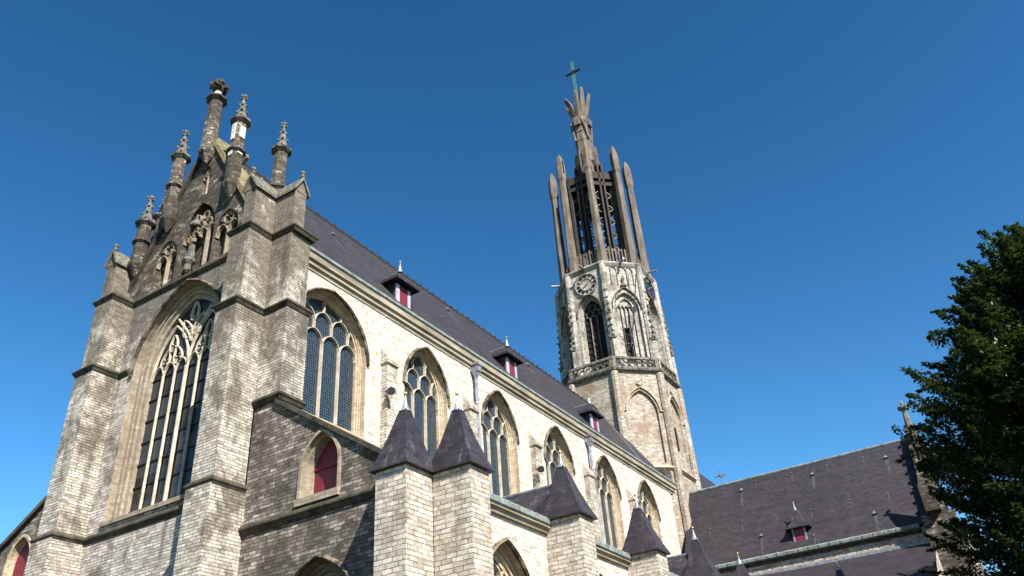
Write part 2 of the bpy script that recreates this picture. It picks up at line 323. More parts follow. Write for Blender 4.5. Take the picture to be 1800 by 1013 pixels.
        if loc: o.location = loc
        elif parent and parent.type == 'EMPTY': o.location = -parent.location if not parent.get('local') else (0, 0, 0)
        return o
def empty(name, loc, label, cat, group=None, local=False):
    o = bpy.data.objects.new(name, None); COL.objects.link(o); o.location = loc; o['label'] = label; o['category'] = cat
    if group: o['group'] = group
    if local: o['local'] = 1
    return o
def tag(o, label, cat, group=None, kind=None):
    if label: o['label'] = label
    if cat: o['category'] = cat
    if group: o['group'] = group
    if kind: o['kind'] = kind
    return o
def copy_part(o, dloc, parent=None):
    c = o.copy(); COL.objects.link(c); c.parent = parent or o.parent
    c.location = Vector(o.location)+Vector(dloc)
    for ch in list(o.children):
        d = ch.copy(); COL.objects.link(d); d.parent = c
    return c
def frame(o, U, Nin):
    o = Vector(o); U = Vector(U); Nin = Vector(Nin); Z = Vector((0, 0, 1))
    return lambda u, v, d=0: o+U*u+Z*v+Nin*d
def arch_pts(w_, zs, rise, dlt=0, n=9):
    """pointed arch from left spring over the apex to the right spring, offset inward by dlt"""
    c = (rise*rise-w_*w_)/(2*w_); Rr = w_+c; r_ = Rr-dlt; x0 = w_-dlt
    if c < 1e-6: c = 0
    am = math.acos(max(-1, min(1, c/r_)))
    L = [(c-r_*math.cos(am*i/n), zs+r_*math.sin(am*i/n)) for i in range(n+1)]
    Rt = [(-x, z) for x, z in L[:-1]][::-1]
    return L+Rt
def outline(w_, zb, zs, rise, dlt=0, n=9, db=0):
    a = arch_pts(w_, zs, rise, dlt, n)
    return [(a[0][0], zb+db)]+a+[(a[-1][0], zb+db)]
def inside_arch(x, z, w_, zs, rise):
    if abs(x) > w_: return False
    if z <= zs: return True
    c = (rise*rise-w_*w_)/(2*w_); return math.hypot(abs(x)+c, z-zs) <= w_+c+1e-6
def shift(pts, du): return [(p[0]+du, p[1]) for p in pts]

def arch_head(x0, x1, z, h, n=6):
    c = (x0+x1)/2; w_ = abs(x1-x0)/2; return [(c+p[0], p[1]) for p in arch_pts(w_, z, max(h, w_*1.001), 0, n)]
def clipped(curve, w_, zs, rise, f):
    run = []
    for p in curve:
        if inside_arch(p[0], p[1], w_, zs, rise): run.append(p)
        else:
            if len(run) > 1: f(run)
            run = []
    if len(run) > 1: f(run)
def dens(pts, k=3):
    o = []
    for a, b in zip(pts, pts[1:]): o += [(a[0]+(b[0]-a[0])*i/k, a[1]+(b[1]-a[1])*i/k) for i in range(k)]
    return o+[pts[-1]]
def window(parent, P, Nout, w_, zb, zs, rise, n, gw, depth, name='window', trim='trim', glass='glass', hood=True, bars=None, style='net', mw=.10, lights_z=None, sillz=True, loc=None, tracery='tracery', tdp=1, hoodm='hood'):
    """stepped reveal moulding (the window part) with tracery and glass as its own parts"""
    f = MB(); st = (w_-gw)
    prof = [(-.10, 0), (-.10, -.12), (-.0, -.12), (0, .0), (0, depth*.5), (st*.3, depth*.5), (st*.3, depth*.62), (st*.62, depth*.62), (st*.66, depth*.78), (st, depth*.80), (st, depth+.06)]
    if not hood: prof = prof[3:]
    # each ring: outline at inward offset dl and depth dd
    rings = [[P(x, z, dd) for x, z in outline(w_, zb, zs, rise, dl)] for dl, dd in prof]
    f.loft(rings[3:] if hood else rings, closed=False)
    # sloped sill
    g0 = w_-st; f.add([P(-w_, zb, .0), P(w_, zb, .0), P(g0, zb+.28, depth), P(-g0, zb+.28, depth)], [(0, 1, 2, 3)])
    f.fbox(P, -w_-.06, w_+.06, zb-.16, zb-.003, -.09, .12)
    fo = f.build(name, trim, parent, loc)
    if hood:
        hd = MB(); hp_ = [(-.02, .0), (-.02, -.07), (-.07, -.13), (-.13, -.10), (-.15, .0)]
        hd.loft([[P(x, z, dd) for x, z in arch_pts(w_, zs-.15, rise+.15, dl)] for dl, dd in hp_], closed=False); hd.build('hood_mould', hoodm, fo)
    t_ = MB(); gr = math.sqrt(max((w_+((rise*rise-w_*w_)/(2*w_))-st)**2-((rise*rise-w_*w_)/(2*w_))**2, .1)); za = zs
    cc = (rise*rise-w_*w_)/(2*w_); rr = w_+cc-st; g_rise = math.sqrt(rr*rr-cc*cc)
    def F(run, ww=mw, dp=.13): t_.bar([P(x, z, depth+.03-dp/2) for x, z in run], ww, dp*tdp, Nout)
    lz = lights_z if lights_z else zs-.25
    lw = 2*gw/n
    xs = [-gw+lw*i for i in range(n+1)]
    for i in range(1, n):
        mid = style == 'flow' and i == n//2
        F([(xs[i], zb+.2), (xs[i], lz+.05)], mw*(1.7 if mid else 1.1), .18 if mid else .14)
    if style == 'net':
        v = lw*.30; h = lw*.62
        for r_ in range(n):
            z0 = lz+r_*(h+v)
            if r_ > 0: z0 = lz+h+(r_-1)*(h+v)
            hs = [(-gw+lw*(r_/2+i), -gw+lw*(r_/2+i+1)) for i in range(-1, n-r_+1)] if r_ else [(xs[i], xs[i+1]) for i in range(n)]
            for a, b in hs:
                if r_ > 0:
                    clipped(dens([(a, z0), (a, z0+v)]), gw, zs, g_rise, F); clipped(dens([(b, z0), (b, z0+v)]), gw, zs, g_rise, F)
                    clipped(dens(arch_head(a, b, z0+v, h)), gw, zs, g_rise, F)
                else: clipped(dens(arch_head(a, b, z0, h)), gw, zs, g_rise, F)
    elif style == 'flow':
        h = lw*.8
        for i in range(n): clipped(dens(arch_head(xs[i], xs[i+1], lz, h)), gw, zs, g_rise, F)
        def eye(x, z, ang, L, W):
            pts = []
            for q in range(17):
                a = 2*math.pi*q/16; lx = L*math.cos(a); wy = W*math.sin(a)*(1-.45*math.cos(a))
                pts.append((x+lx*math.cos(ang)-wy*math.sin(ang), z+lx*math.sin(ang)+wy*math.cos(ang)))
            clipped(dens(pts, 2), gw, zs, g_rise, lambda r__: F(r__, mw*.95))
            for q in (4, 6, 10, 12):
                px, pz = pts[q]; tx, tz = x+(px-x)*.45, z+(pz-z)*.45
                clipped([(px, pz), ((px+tx)/2, (pz+tz)/2), (tx, tz)], gw, zs, g_rise, lambda r__: F(r__, mw*1.1, .1))
        for sgn in (-1, 1):
            c = sgn*gw/2
            clipped(dens(arch_head(c-gw/2, c+gw/2, lz+h*.2, gw*1.02, 10)), gw, zs, g_rise, lambda r__: F(r__, mw*1.5))
            eye(c-lw*.5, lz+h*1.42, R(90-14), lw*.60, lw*.33); eye(c+lw*.5, lz+h*1.42, R(90+14), lw*.60, lw*.33)
            eye(c, lz+h*2.55, R(90), lw*.55, lw*.30)
            eye(sgn*lw*.52, lz+h*3.35, R(90-sgn*25), lw*.72, lw*.34)
            cur = [(sgn*gw*.98*math.sin(q/10*1.45)**1.5*.62, lz+h*2.1+(q/10)*gw*.95) for q in range(11)]
            clipped(dens(cur), gw, zs, g_rise, lambda r__: F(r__, mw*1.3))
        eye(0, zs+g_rise*.80, R(90), lw*.62, lw*.30)
    t_.build('tracery', tracery, fo)
    if bars:
        b_ = MB(); z = zb+.35
        while z < lz+.1:
            b_.fbox(P, -gw, gw, z, z+.045, depth-.01, depth+.035); z += bars
        b_.build('saddle_bar', 'blackiron', fo)
    g = MB(); g.poly(outline(gw, zb, zs, g_rise), P, (), depth+.04); g.build('glass', glass, fo)
    return fo

def crocket_spire(mb, cx, cy, z0, r_, h, n=8, rows=3, knob=.06):
    mb.lathe(cx, cy, [(r_, z0), (r_*.62, z0+h*.3), (r_*.3, z0+h*.72), (r_*.18, z0+h*.8)], n)
    for k in range(rows):
        zz = z0+h*(.1+.25*k); rr = r_*(1-.9*(zz-z0)/(h*.85))+knob*.5
        for q in range(4):
            a = math.pi/4+q*math.pi/2; mb.ball((cx+rr*math.cos(a), cy+rr*math.sin(a), zz), knob, 5, 4)
    mb.ball((cx, cy, z0+h*.80), r_*.32, 6, 4, .6)
    zt = z0+h*.9
    for q in range(4):
        a = q*math.pi/2; mb.ball((cx+r_*.45*math.cos(a), cy+r_*.45*math.sin(a), zt), knob*1.05, 5, 4)
    mb.frus(cx, cy, z0+h*.78, r_*.16, z0+h*.97, r_*.13, 6); mb.ball((cx, cy, z0+h*.97), r_*.28, 6, 4)
def leafblob(mb, cx, cy, cz, r_, n, seed, knob=.07):
    rg = random.Random(seed)
    for _ in range(n):
        a = rg.uniform(0, 6.28); e = rg.uniform(-.6, .9)
        mb.ball((cx+r_*math.cos(a)*math.cos(e), cy+r_*math.sin(a)*math.cos(e), cz+r_*.8*math.sin(e)), knob*rg.uniform(.7, 1.3), 5, 3)

# ------------------------------------------------------------------ setting
g = MB(); g.add([(-1500, -1500, 0), (1500, -1500, 0), (1500, 1500, 0), (-1500, 1500, 0)], [(0, 1, 2, 3)])
tag(g.build('ground', 'grass'), 'green lawn ground reaching to the horizon', None, kind='structure')
g = MB(); g.add([(-12, -9, .004), (60, -9, .004), (60, 45, .004), (-12, 45, .004)], [(0, 1, 2, 3)])
tag(g.build('paving', 'paving'), 'brown brick paving around the church', None, kind='structure')

# ------------------------------------------------------------------ CHURCH
ch = empty('church', (17, 24.45, 0), 'large gothic limestone church with slate roofs, big traceried windows and red shutters', 'church')
YC = 24.45
PW = frame((16.95, YC, 0), (0, -1, 0), (1, 0, 0))          # west facade, u to the right (south)
PS = frame((0, 20, 0), (1, 0, 0), (0, 1, 0))               # nave south wall
PAW = frame((17.1, 0, 0), (0, -1, 0), (1, 0, 0))           # aisle west wall, u = -y
PAS = frame((0, 12.7, 0), (1, 0, 0), (0, 1, 0))            # aisle south wall

# facade wall with the great window
BW = dict(w_=2.52, zb=11.25, zs=17.1, rise=3.2)
f = MB(); f.poly([(-4.45, 0), (4.45, 0), (4.45, 20.65), (-4.45, 20.65)], PW, [outline(BW['w_'], BW['zb'], BW['zs'], BW['rise'])])
f.build('facade_wall', 'facade', ch)
window(ch, PW, (-1, 0, 0), BW['w_'], BW['zb'], BW['zs'], BW['rise'], 6, 2.0, .55, name='window', glass='glass2', trim='trimw', bars=.86, style='flow', mw=.075, tdp=.6, lights_z=16.75)['label'] = 'tall west window with flowing tracery and six lights'
# gable
NI = [(0.05, 20.85, 22.7, 1.0, 1.6), (-1.8, 20.85, 22.15, .70, 1.0), (1.8, 20.85, 22.15, .70, 1.0), (-.02, 24.75, 25.85, .30, .55)]
gab = [(-4.2, 20.65), (4.2, 20.65), (3.95, 21.1), (0, 27.75), (-3.95, 21.1)]
f = MB(); holes = [shift(outline(a[3], a[1], a[2], a[4]), a[0]) for a in NI]
f.poly(gab, PW, holes, -.02)
for a, h_ in zip(NI, holes): f.loft([[PW(x, z, -.02) for x, z in h_], [PW(x, z, .38) for x, z in h_]])
f.poly(gab, PW, (), .85)
f.loft([[PW(x, z, -.02) for x, z in gab], [PW(x, z, .85) for x, z in gab]])
f.build('gable', 'gable', ch)
for k, a in enumerate(NI):
    n_ = MB(); n_.poly(shift(outline(a[3], a[1], a[2], a[4]), a[0]), PW, (), .36)
    no = n_.build('niche', 'gable' if k != 3 else 'dark', ch)
    t_ = MB(); c0 = a[0]
    Pq = lambda u, v, d, c0=c0: PW(u+c0, v, d)
    def F(run, ww=.095): t_.bar([Pq(x, z, .13) for x, z in run], ww, .16, (-1, 0, 0))
    wq, zs_, rs = a[3]-.03, a[2], a[4]
    nl = 2 if k else 4
    if k == 3: nl = 2
    lw = 2*wq/nl
    for i in range(1, nl):
        if k == 0 and i == 2: continue
        F([(-wq+lw*i, a[1]), (-wq+lw*i, zs_-.1)])
    for i in range(nl): clipped(dens(arch_head(-wq+lw*i, -wq+lw*(i+1), zs_-.1, lw*.75)), wq, zs_, rs, F)
    for i in range(nl-1):
        cx = -wq+lw*(i+1)
        ring = [(cx+lw*.42*math.sin(2*math.pi*q/10), zs_+lw*.95+lw*.45*math.cos(2*math.pi*q/10)) for q in range(11)]
        clipped(dens(ring, 2), wq, zs_, rs, F)
        for q in range(4):
            an = q*math.pi/2+.78; clipped([(cx+lw*.42*math.sin(an), zs_+lw*.95+lw*.45*math.cos(an)), (cx+lw*.2*math.sin(an), zs_+lw*.95+lw*.2*math.cos(an))], wq, zs_, rs, lambda r__: F(r__, .09))
    if k in (1, 2):
        ring = [(lw*.34*math.sin(2*math.pi*q/10), zs_+lw*1.72+lw*.3*math.cos(2*math.pi*q/10)) for q in range(11)]; clipped(dens(ring, 2), wq, zs_, rs, F)
        for sg_ in (-1, 1): clipped(dens([(sg_*lw*.45, zs_+lw*1.2), (sg_*lw*.8, zs_+lw*.8), (sg_*lw*.95, zs_+lw*.3)]), wq, zs_, rs, F)
    if k == 0:
        for i in (0, 1):
            cx = -wq/2+i*wq; ring = [(cx*.55+lw*.38*math.sin(2*math.pi*q/10), zs_+lw*1.85+lw*.4*math.cos(2*math.pi*q/10)) for q in range(11)]
            clipped(dens(ring, 2), wq, zs_, rs, F)
    t_.build('tracery', 'trimw', no)
# gable coping along both rakes
for sg in (-1, 1):
    f = MB(); a = Vector((sg*4.15, 20.95)); b = Vector((0, 27.95)); dr = (b-a).normalized(); nr = Vector((-dr.y, dr.x))
    if nr.y < 0: nr = -nr
    pr = [tuple(a-nr*.08), tuple(b-nr*.02), tuple(b+Vector((0, .32))), tuple(a+nr*.18)]
    f.prism(pr, PW, -.16, 1.0)
    f.build('coping', 'coping' if sg > 0 else 'string', ch)  # left rake takes the darker stone, so its colour carries shade
    for q in range(7):
        c_ = MB()
        p = a+(b-a)*((q+.6)/7.4)+nr*.22; c3 = PW(p.x, p.y, .75)
        if min(abs(abs(p.x)-t) for t in (1.95, 3.55)) < .3: continue
        c_.tube([c3, c3+Vector((0, -sg*.10, .12)), c3+Vector((0, -sg*.28, .26)), c3+Vector((0, -sg*.42, .20))], [.09, .11, .12, .05], 6)
        c_.ball(c3+Vector((0, -sg*.3, .3)), .11, 6, 4)
        c_.build('crocket', 'carved', ch)
    r_ = MB(); a2 = [(sg*4.2, 20.95), (0, 27.55), (0, 27.9), (sg*4.35, 20.95)]
# string courses of the west end (north-west buttresses, facade, south-west buttresses)
def st_path(o):  # o = how far the buttress reaches at this level
    return [(18.2, 30.2), (17.05, 30.2), (17.05, 28.95), (16.95-o, 28.95), (16.95-o, 27.88), (16.95, 27.88), (16.95, 21.05), (16.95-o, 21.05), (16.95-o, 20.0), (17.05, 20.0), (17.05, 18.85), (18.1, 18.85), (18.1, 20.0)]
def sprof(z, out=.12, h=.22): return [(-.06, z-h), (.03, z-h), (out*.65, z-h*.55), (out, z-h*.35), (out, z-h*.1), (-.06, z+h*.75)]
MB().sweep(st_path(.98), sprof(20.65)).build('string_course', 'string', ch)
# the middle string stops against the great window jambs
MB().sweep(st_path(1.12)[:6]+[(16.95, 27.25)], sprof(17.35)).build('string_course', 'string', ch)
MB().sweep([(16.95, 21.7)]+st_path(1.12)[7:], sprof(17.35)).build('string_course', 'string', ch)
MB().sweep(st_path(1.15)[:10], sprof(10.84)).build('string_course', 'string', ch)
# buttresses of the nave corners
def butt_x(y0, y1, mat='grey'):
    f = MB(); f.box(15.72, 17.1, y0-.04, y1+.04, 0, 10.84); f.box(15.83, 17.1, y0, y1, 10.84, 17.35); f.box(15.96, 17.1, y0, y1-.02, 17.35, 20.65)
    return f
def gablet_x(f, y0, y1, x0=16.05, x1=17.1, ze=22.4):
    f.box(x0, x1, y0, y1, 20.65, ze); ym = (y0+y1)/2
    f.prism([(y0-.03, ze), (y1+.03, ze), (ym, ze+.62)], lambda u, v, d: Vector((d, u, v)), x0-.02, x1)
def gab_cop_x(y0, y1, x0=16.0, x1=17.15, ze=22.4):
    c = MB(); ym = (y0+y1)/2
    for s in (-1, 1):
        e = y0-.1 if s < 0 else y1+.1
        c.prism([(e, ze-.05), (e, ze+.08), (ym, ze+.78), (ym, ze+.62)], lambda u, v, d: Vector((d, u, v)), x0-.08, x1)
    c.frus(x0+.04, ym, ze+.6, .07, ze+.95, .06, 6); c.ball((x0+.04, ym, ze+1.0), .10, 7, 5); c.frus(x0+.04, ym, ze+.78, .1, ze+.84, .1, 6)
    return c
f = butt_x(20.0, 21.05); gablet_x(f, 20.0, 20.58); o = f.build('buttress', 'grey', ch); gab_cop_x(20.0, 20.58).build('coping', 'spirestone', o)
f = butt_x(27.88, 28.95); gablet_x(f, 28.3, 28.88); o = f.build('buttress', 'grey', ch); gab_cop_x(28.3, 28.88).build('coping', 'spirestone', o)
f = MB(); f.box(17.05, 18.1, 18.85, 20.1, 13.75, 17.35); f.box(17.05, 18.02, 18.97, 20.1, 17.35, 20.65); f.box(17.05, 17.62, 18.97, 20.1, 20.65, 22.4)
f.prism([(17.02, 22.4), (17.65, 22.4), (17.335, 23.02)], lambda u, v, d: Vector((u, d, v)), 18.95, 20.1)
o = f.build('buttress', 'grey', ch)
c = MB()
for s in (-1, 1):
    e = 16.95 if s < 0 else 17.72
    c.prism([(e, 22.35), (e, 22.48), (17.335, 23.18), (17.335, 23.02)], lambda u, v, d: Vector((u, d, v)), 18.87, 20.1)
c.frus(17.335, 18.96, 23.0, .07, 23.35, .06, 6); c.ball((17.335, 18.96, 23.4), .10, 7, 5); c.frus(17.335, 18.96, 23.18, .1, 23.24, .1, 6)
c.build('coping', 'spirestone', o)
MB().sweep([(17.05, 20.02), (17.05, 18.85), (18.1, 18.85), (18.1, 20.0)], sprof(13.78)).build('string_course', 'string', ch)
f = MB(); f.box(17.05, 18.1, 28.9, 30.2, 0, 20.65); f.box(17.05, 17.65, 28.9, 30.0, 20.65, 22.4); f.build('buttress', 'grey', ch)

# pinnacles
def pinnacle(cx, cy, z0, rings, zcap, ztop, r_=.30, plinth=None, corbel=True, square=False, cap='spirestone'):
    n = 4 if square else 8
    f = MB()
    if corbel: f.lathe(cx, cy, [(.05, z0-.7), (r_*.9, z0-.3), (r_*1.25, z0-.12), (r_*1.25, z0), (r_, z0+.02)], n)
    if plinth: f.lathe(cx, cy, [(.50, z0), (.50, plinth-.2), (.62, plinth-.1), (.62, plinth), (r_, plinth+.12)], n)
    f.frus(cx, cy, (plinth or z0), r_*1.05, zcap, r_*.95, n)
    for zr_ in rings: f.lathe(cx, cy, [(r_, zr_-.14), (r_*1.4, zr_-.03), (r_*1.4, zr_+.03), (r_, zr_+.12)], n)
    f.lathe(cx, cy, [(r_, zcap-.2), (r_*1.5, zcap-.06), (r_*1.5, zcap+.03), (r_*.8, zcap+.1)], n)
    o = f.build('pinnacle', 'gable', ch)
    return o
for (cy, z0, rg, zc, zt) in ((26.35, 24.25, [26.0], 27.75, 29.4), (22.5, 24.25, [26.0], 27.75, 29.35), (28.0, 22.6, [23.7], 24.75, 26.3)):
    o = pinnacle(16.78, cy, z0, rg, zc, zt)
    s = MB(); crocket_spire(s, 16.78, cy, zc+.05, .28, zt-zc, knob=.07); s.build('crocketed_spire', 'spirestone', o)
o = pinnacle(17.62, 20.68, 20.7, [], 25.7, 27.35, .29, plinth=23.5, corbel=False)
s = MB(); crocket_spire(s, 17.62, 20.68, 25.75, .26, 1.6); s.build('crocketed_spire', 'spirestone', o)
o = pinnacle(17.62, 28.2, 20.7, [], 25.7, 27.35, .29, plinth=23.5, corbel=False)
s = MB(); crocket_spire(s, 17.62, 28.2, 25.75, .26, 1.6); s.build('crocketed_spire', 'spirestone', o)
o = pinnacle(16.78, YC, 27.1, [], 30.25, 31.5, .33)
s = MB(); s.frus(16.78, YC, 30.3, .24, 30.75, .17, 8); s.build('shaft', 'whitestone', o)
s = MB(); s.lathe(16.78, YC, [(.16, 30.7), (.30, 30.95), (.2, 31.2), (.25, 31.35), (.1, 31.5)], 8); leafblob(s, 16.78, YC, 31.08, .37, 40, 4, .10); s.build('leaf_finial', 'string', o)
# white repair blocks set in the shafts
for (cy, z0, z1) in ((22.5, 26.55, 27.45), (22.5, 25.65, 25.98)):
    f = MB(); f.box(16.475, 16.6, cy-.11, cy+.11, z0, z1); f.box(16.62, 16.86, cy-.315, cy-.2, z0+.1, z1-.15); f.build('repair_block', 'whitestone', ch)

# nave walls
W1 = dict(c=20.4, w_=2.1, gw=1.92, n=4, rise=2.2); WN = dict(w_=1.55, gw=1.34, n=3, rise=2.12)
NC = [26.53+5.95*k for k in range(5)]
f = MB(); hl = [shift(outline(W1['w_'], 14.2, 17.5, W1['rise']), W1['c'])]+[shift(outline(WN['w_'], 14.2, 17.65, WN['rise']), c_) for c_ in NC]
f.poly([(17.05, 8), (55.0, 8), (55.0, 20.5), (17.05, 20.5)], PS, hl)
f.add([PS(17.06, 0, 8.9), PS(55, 0, 8.9), PS(55, 20.9, 8.9), PS(17.06, 20.9, 8.9)], [(0, 1, 2, 3)])
f.build('nave_wall', 'wall', ch)
Pz = frame((0, 20, 0), (1, 0, 0), (0, 1, 0))
def at(c_): return frame((c_, 20, 0), (1, 0, 0), (0, 1, 0))
window(ch, at(W1['c']), (0, -1, 0), 2.1, 14.2, 17.5, 2.2, 4, 1.92, .46, lights_z=17.5, mw=.06)
# copies of the three-light window along the nave
base = window(ch, at(NC[0]), (0, -1, 0), 1.55, 14.2, 17.65, 2.12, 3, 1.35, .46, lights_z=17.35, mw=.06)
for k in range(1, 5): copy_part(base, (5.95*k, 0, 0))
# pilaster strips between the nave windows
f = MB(); f.box(23.45, 24.1, 19.68, 20.02, 9, 17.75); f.prism([(19.6, 17.75), (19.6, 17.9), (20.02, 18.6), (20.02, 17.75)], lambda u, v, d: Vector((d, u, v)), 23.4, 24.15)
pil = f.build('pilaster', 'pier', ch)
for k in range(1, 5): copy_part(pil, (5.95*k, 0, 0))
# cornice and gutter
MB().sweep([(18.1, 20), (55.45, 20), (55.45, 21)], [(-.02, 20.18), (.04, 20.18), (.06, 20.32), (.15, 20.36), (.16, 20.52), (.26, 20.56), (.28, 20.78), (-.02, 20.79)]).build('cornice', 'gutterwood', ch)
MB().sweep([(18.1, 20), (55.5, 20), (55.5, 21)], [(.1, 20.80), (.28, 20.80), (.34, 20.86), (.34, 20.98), (.28, 20.98), (.24, 20.9), (.1, 20.9)]).build('gutter', 'copper', ch)
# nave roof
ZE, ZR = 20.92, 27.75
def roof_pt(x, t, s=1, lift=0): # t: 0 at the eave, 1 at the ridge
    return Vector((x, YC-s*(4.62*(1-t)), ZE+(ZR-ZE)*t))+Vector((0, -s*math.sin(R(55.9)), math.cos(R(55.9))))*lift
f = MB()
for s in (1, -1): f.add([roof_pt(17.5, 0, s), roof_pt(54.6, 0, s), roof_pt(54.6, 1, s), roof_pt(17.5, 1, s)], [(0, 1, 2, 3)])
f.build('nave_roof', 'slate', ch)
f = MB(); f.tube([roof_pt(17.8, 1), roof_pt(54.4, 1)], .09, 6)
for k in range(60):
    x = 18.2+k*.6; f.box(x, x+.07, YC-.05, YC+.05, ZR+.05, ZR+.2)
f.build('ridge_cap', 'concrete2', ch)
f = MB(); A_ = roof_pt(50.85, .04); B_ = roof_pt(54.35, .985); f.tube([A_, B_], .07, 4)
f.loft([[roof_pt(50.75, .04, 1, .015), roof_pt(54.25, .985, 1, .015)], [roof_pt(51.05, .04, 1, .015), roof_pt(54.5, .985, 1, .015)]], closed=False)
f.build('flashing', 'lead', ch)
# upstand wall piece at the east end of the gutter
f = MB(); f.box(54.0, 55.2, 19.75, 20.6, 20.95, 21.75); f.build('parapet', 'gable', ch)

# dormers of the nave roof
def dormer(x, z0, yf=20.5):
    f = MB(); w_ = .50
    f.box(x-w_, x+w_, yf+.03, yf+1.6, z0-.8, z0+1.14); o = f.build('dormer', 'slate2', ch)
    Pd = frame((x, yf, 0), (1, 0, 0), (0, 1, 0))
    s = MB(); s.fbox(Pd, -.27, .30, z0-.3, z0+.95, .0, .06); s.build('shutter', 'red', o)
    s = MB(); s.fbox(Pd, -.52, -.29, z0-.7, z0+.95, -.03, .05); s.fbox(Pd, .32, .50, z0-.7, z0+.95, -.03, .05); s.build('frame', 'whitepaint', o)
    e = .32; ze = z0+1.12; zr_ = z0+1.9
    s = MB(); A = [(x-w_-e, yf-e, ze), (x+w_+e, yf-e, ze), (x+w_+e, yf+2.4, ze), (x-w_-e, yf+2.4, ze)]; T = [(x, yf+.2, zr_), (x, yf+2.4, zr_)]
    s.add(A+T, [(0, 1, 4), (1, 2, 5, 4), (3, 0, 4, 5), (0, 3, 2, 1)])
    s.sweep([(x+w_+e, yf+2.3), (x+w_+e, yf-e), (x-w_-e, yf-e), (x-w_-e, yf+2.3)][::-1], [(-.02, ze-.10), (.03, ze-.10), (.03, ze+.02), (-.02, ze+.04)])
    s.build('roof', 'slate2', o)
    s = MB(); s.tube([(x, yf+2.35, zr_+.02), (x, yf+.2, zr_+.02)], .05); s.frus(x, yf+.2, zr_, .13, zr_+.4, .035, 8); s.frus(x, yf+.2, zr_+.38, .03, zr_+.55, .03, 6)
    s.build('lead_finial', 'lead', o); s = MB(); s.ball((x, yf+.2, zr_+.6), .07, 8, 6); s.build('ball', 'copper', o)
    return o
d0 = dormer(25.5, 21.85)
copy_part(d0, (9.45, 0, 0)); copy_part(d0, (19.35, 0, 0))

# roof vents with white run-off (nave and transept)
def vent(P, big=True):
    f = MB(); a = .13 if big else .05; L = 1.5 if big else .8
    f.prism([(-a, 0), (a, 0), (0, a*1.9)], P, .0, .13 if big else .07); f.mi = 1
    f.add([P(-a*.8, -.02, .006), P(a*.8, -.02, .006), P(a*.6, -L, .006), P(-a*.5, -L*.92, .006)], [(0, 1, 2, 3)])
    return f.build('roof_vent', ['lead', 'runoff'], ch)
def rframe_n(x, t):
    o = roof_pt(x, t); Vv = (roof_pt(x, 1)-roof_pt(x, 0)).normalized(); Nn = Vector((0, -math.sin(R(55.9)), math.cos(R(55.9))))
    return lambda u, v, d=0: o+Vector((1, 0, 0))*u+Vv*v+Nn*d
for x, t, b in ((23.3, .7, 1), (33.3, .8, 1), (42.2, .8, 1), (51.3, .8, 1), (24.6, .8, 0), (28.2, .86, 0), (30.4, .45, 0), (36.8, .88, 0), (39.0, .5, 0), (46.0, .86, 0), (21.4, .9, 0), (32.2, .93, 0), (26.8, .93, 0), (22.9, .45, 0), (28.9, .6, 0), (38.2, .3, 0), (48.5, .4, 0)):
    vent(rframe_n(x, t), b)
# rain heads and downpipes
f = MB(); f.box(30.05, 30.4, 19.55, 19.98, 20.0, 20.36); f.frus(30.22, 19.76, 20.0, .24, 19.7, .09, 4); f.box(30.0, 30.45, 19.5, 20.0, 20.3, 20.42)
hp = f.build('rain_head', 'lead', ch); f = MB(); f.tube([(30.22, 19.78, 19.75), (30.22, 19.78, 14.0)], .085, 8)
for z in (16, 18.3): f.frus(30.22, 19.78, z, .11, z+.08, .11, 8)
f.build('downpipe', 'lead', hp); copy_part(hp, (11.9, 0, 0))

# floodlights on the pilasters
def floodlight(x, lab):
    e = empty('floodlight', (x, 19.62, 16.3), lab, 'floodlight', 'round black floodlights on the nave wall', local=True)
    f = MB(); f.tube([(0, .08, .1), (0, -.12, .1), (-.05, -.2, .02)], .035); f.build('bracket', 'blackiron', e)
    f = MB(); d = Vector((-.35, -.75, -.2)).normalized(); c = Vector((-.05, -.22, 0)); f.tube([c-d*.18, c-d*.1, c+d*.12, c+d*.14], [.07, .13, .17, .17], 10); f.build('lamp_housing', 'blackiron', e)
floodlight(23.38, 'black round floodlight on the pilaster right of the nearest nave window')
floodlight(35.2, 'black round floodlight on the nave wall behind the second roofed bay')
floodlight(47.1, 'small black floodlight on the pilaster before the last nave window')

# ------------------------------------------------------------------ south aisle
AZ = 9.3
aw = [(-20.05, 0), (-12.72, 0), (-12.72, AZ+.1), (-13.4, 9.85), (-18.9, 13.5), (-20.05, 13.9)]
SH = (-16.87, 9.85, 10.75, .74, 1.1); LW = (-16.7, 2.0, 6.0, 1.65, 2.0)
f = MB(); f.poly(aw, PAW, [shift(outline(SH[3], SH[1], SH[2], SH[4]), SH[0]), shift(outline(LW[3], LW[1], LW[2], LW[4]), LW[0])])
f.add([PAW(-12.72, AZ, 0), PAW(-13.4, 9.85, 0), PAW(-18.9, 13.5, 0), PAW(-18.9, 13.5, .5), PAW(-13.4, 9.85, .5), PAW(-12.72, AZ, .5)], [(0, 1, 4, 5), (1, 2, 3, 4)])
f.build('aisle_wall', 'aisle', ch)
f = MB(); a = Vector((-18.95, 13.5)); b = Vector((-13.0, 9.55)); f.prism([(a.x, a.y-.06), (b.x, b.y-.06), (b.x, b.y+.1), (a.x, a.y+.1)], PAW, -.12, .55); f.build('coping', 'string', ch)
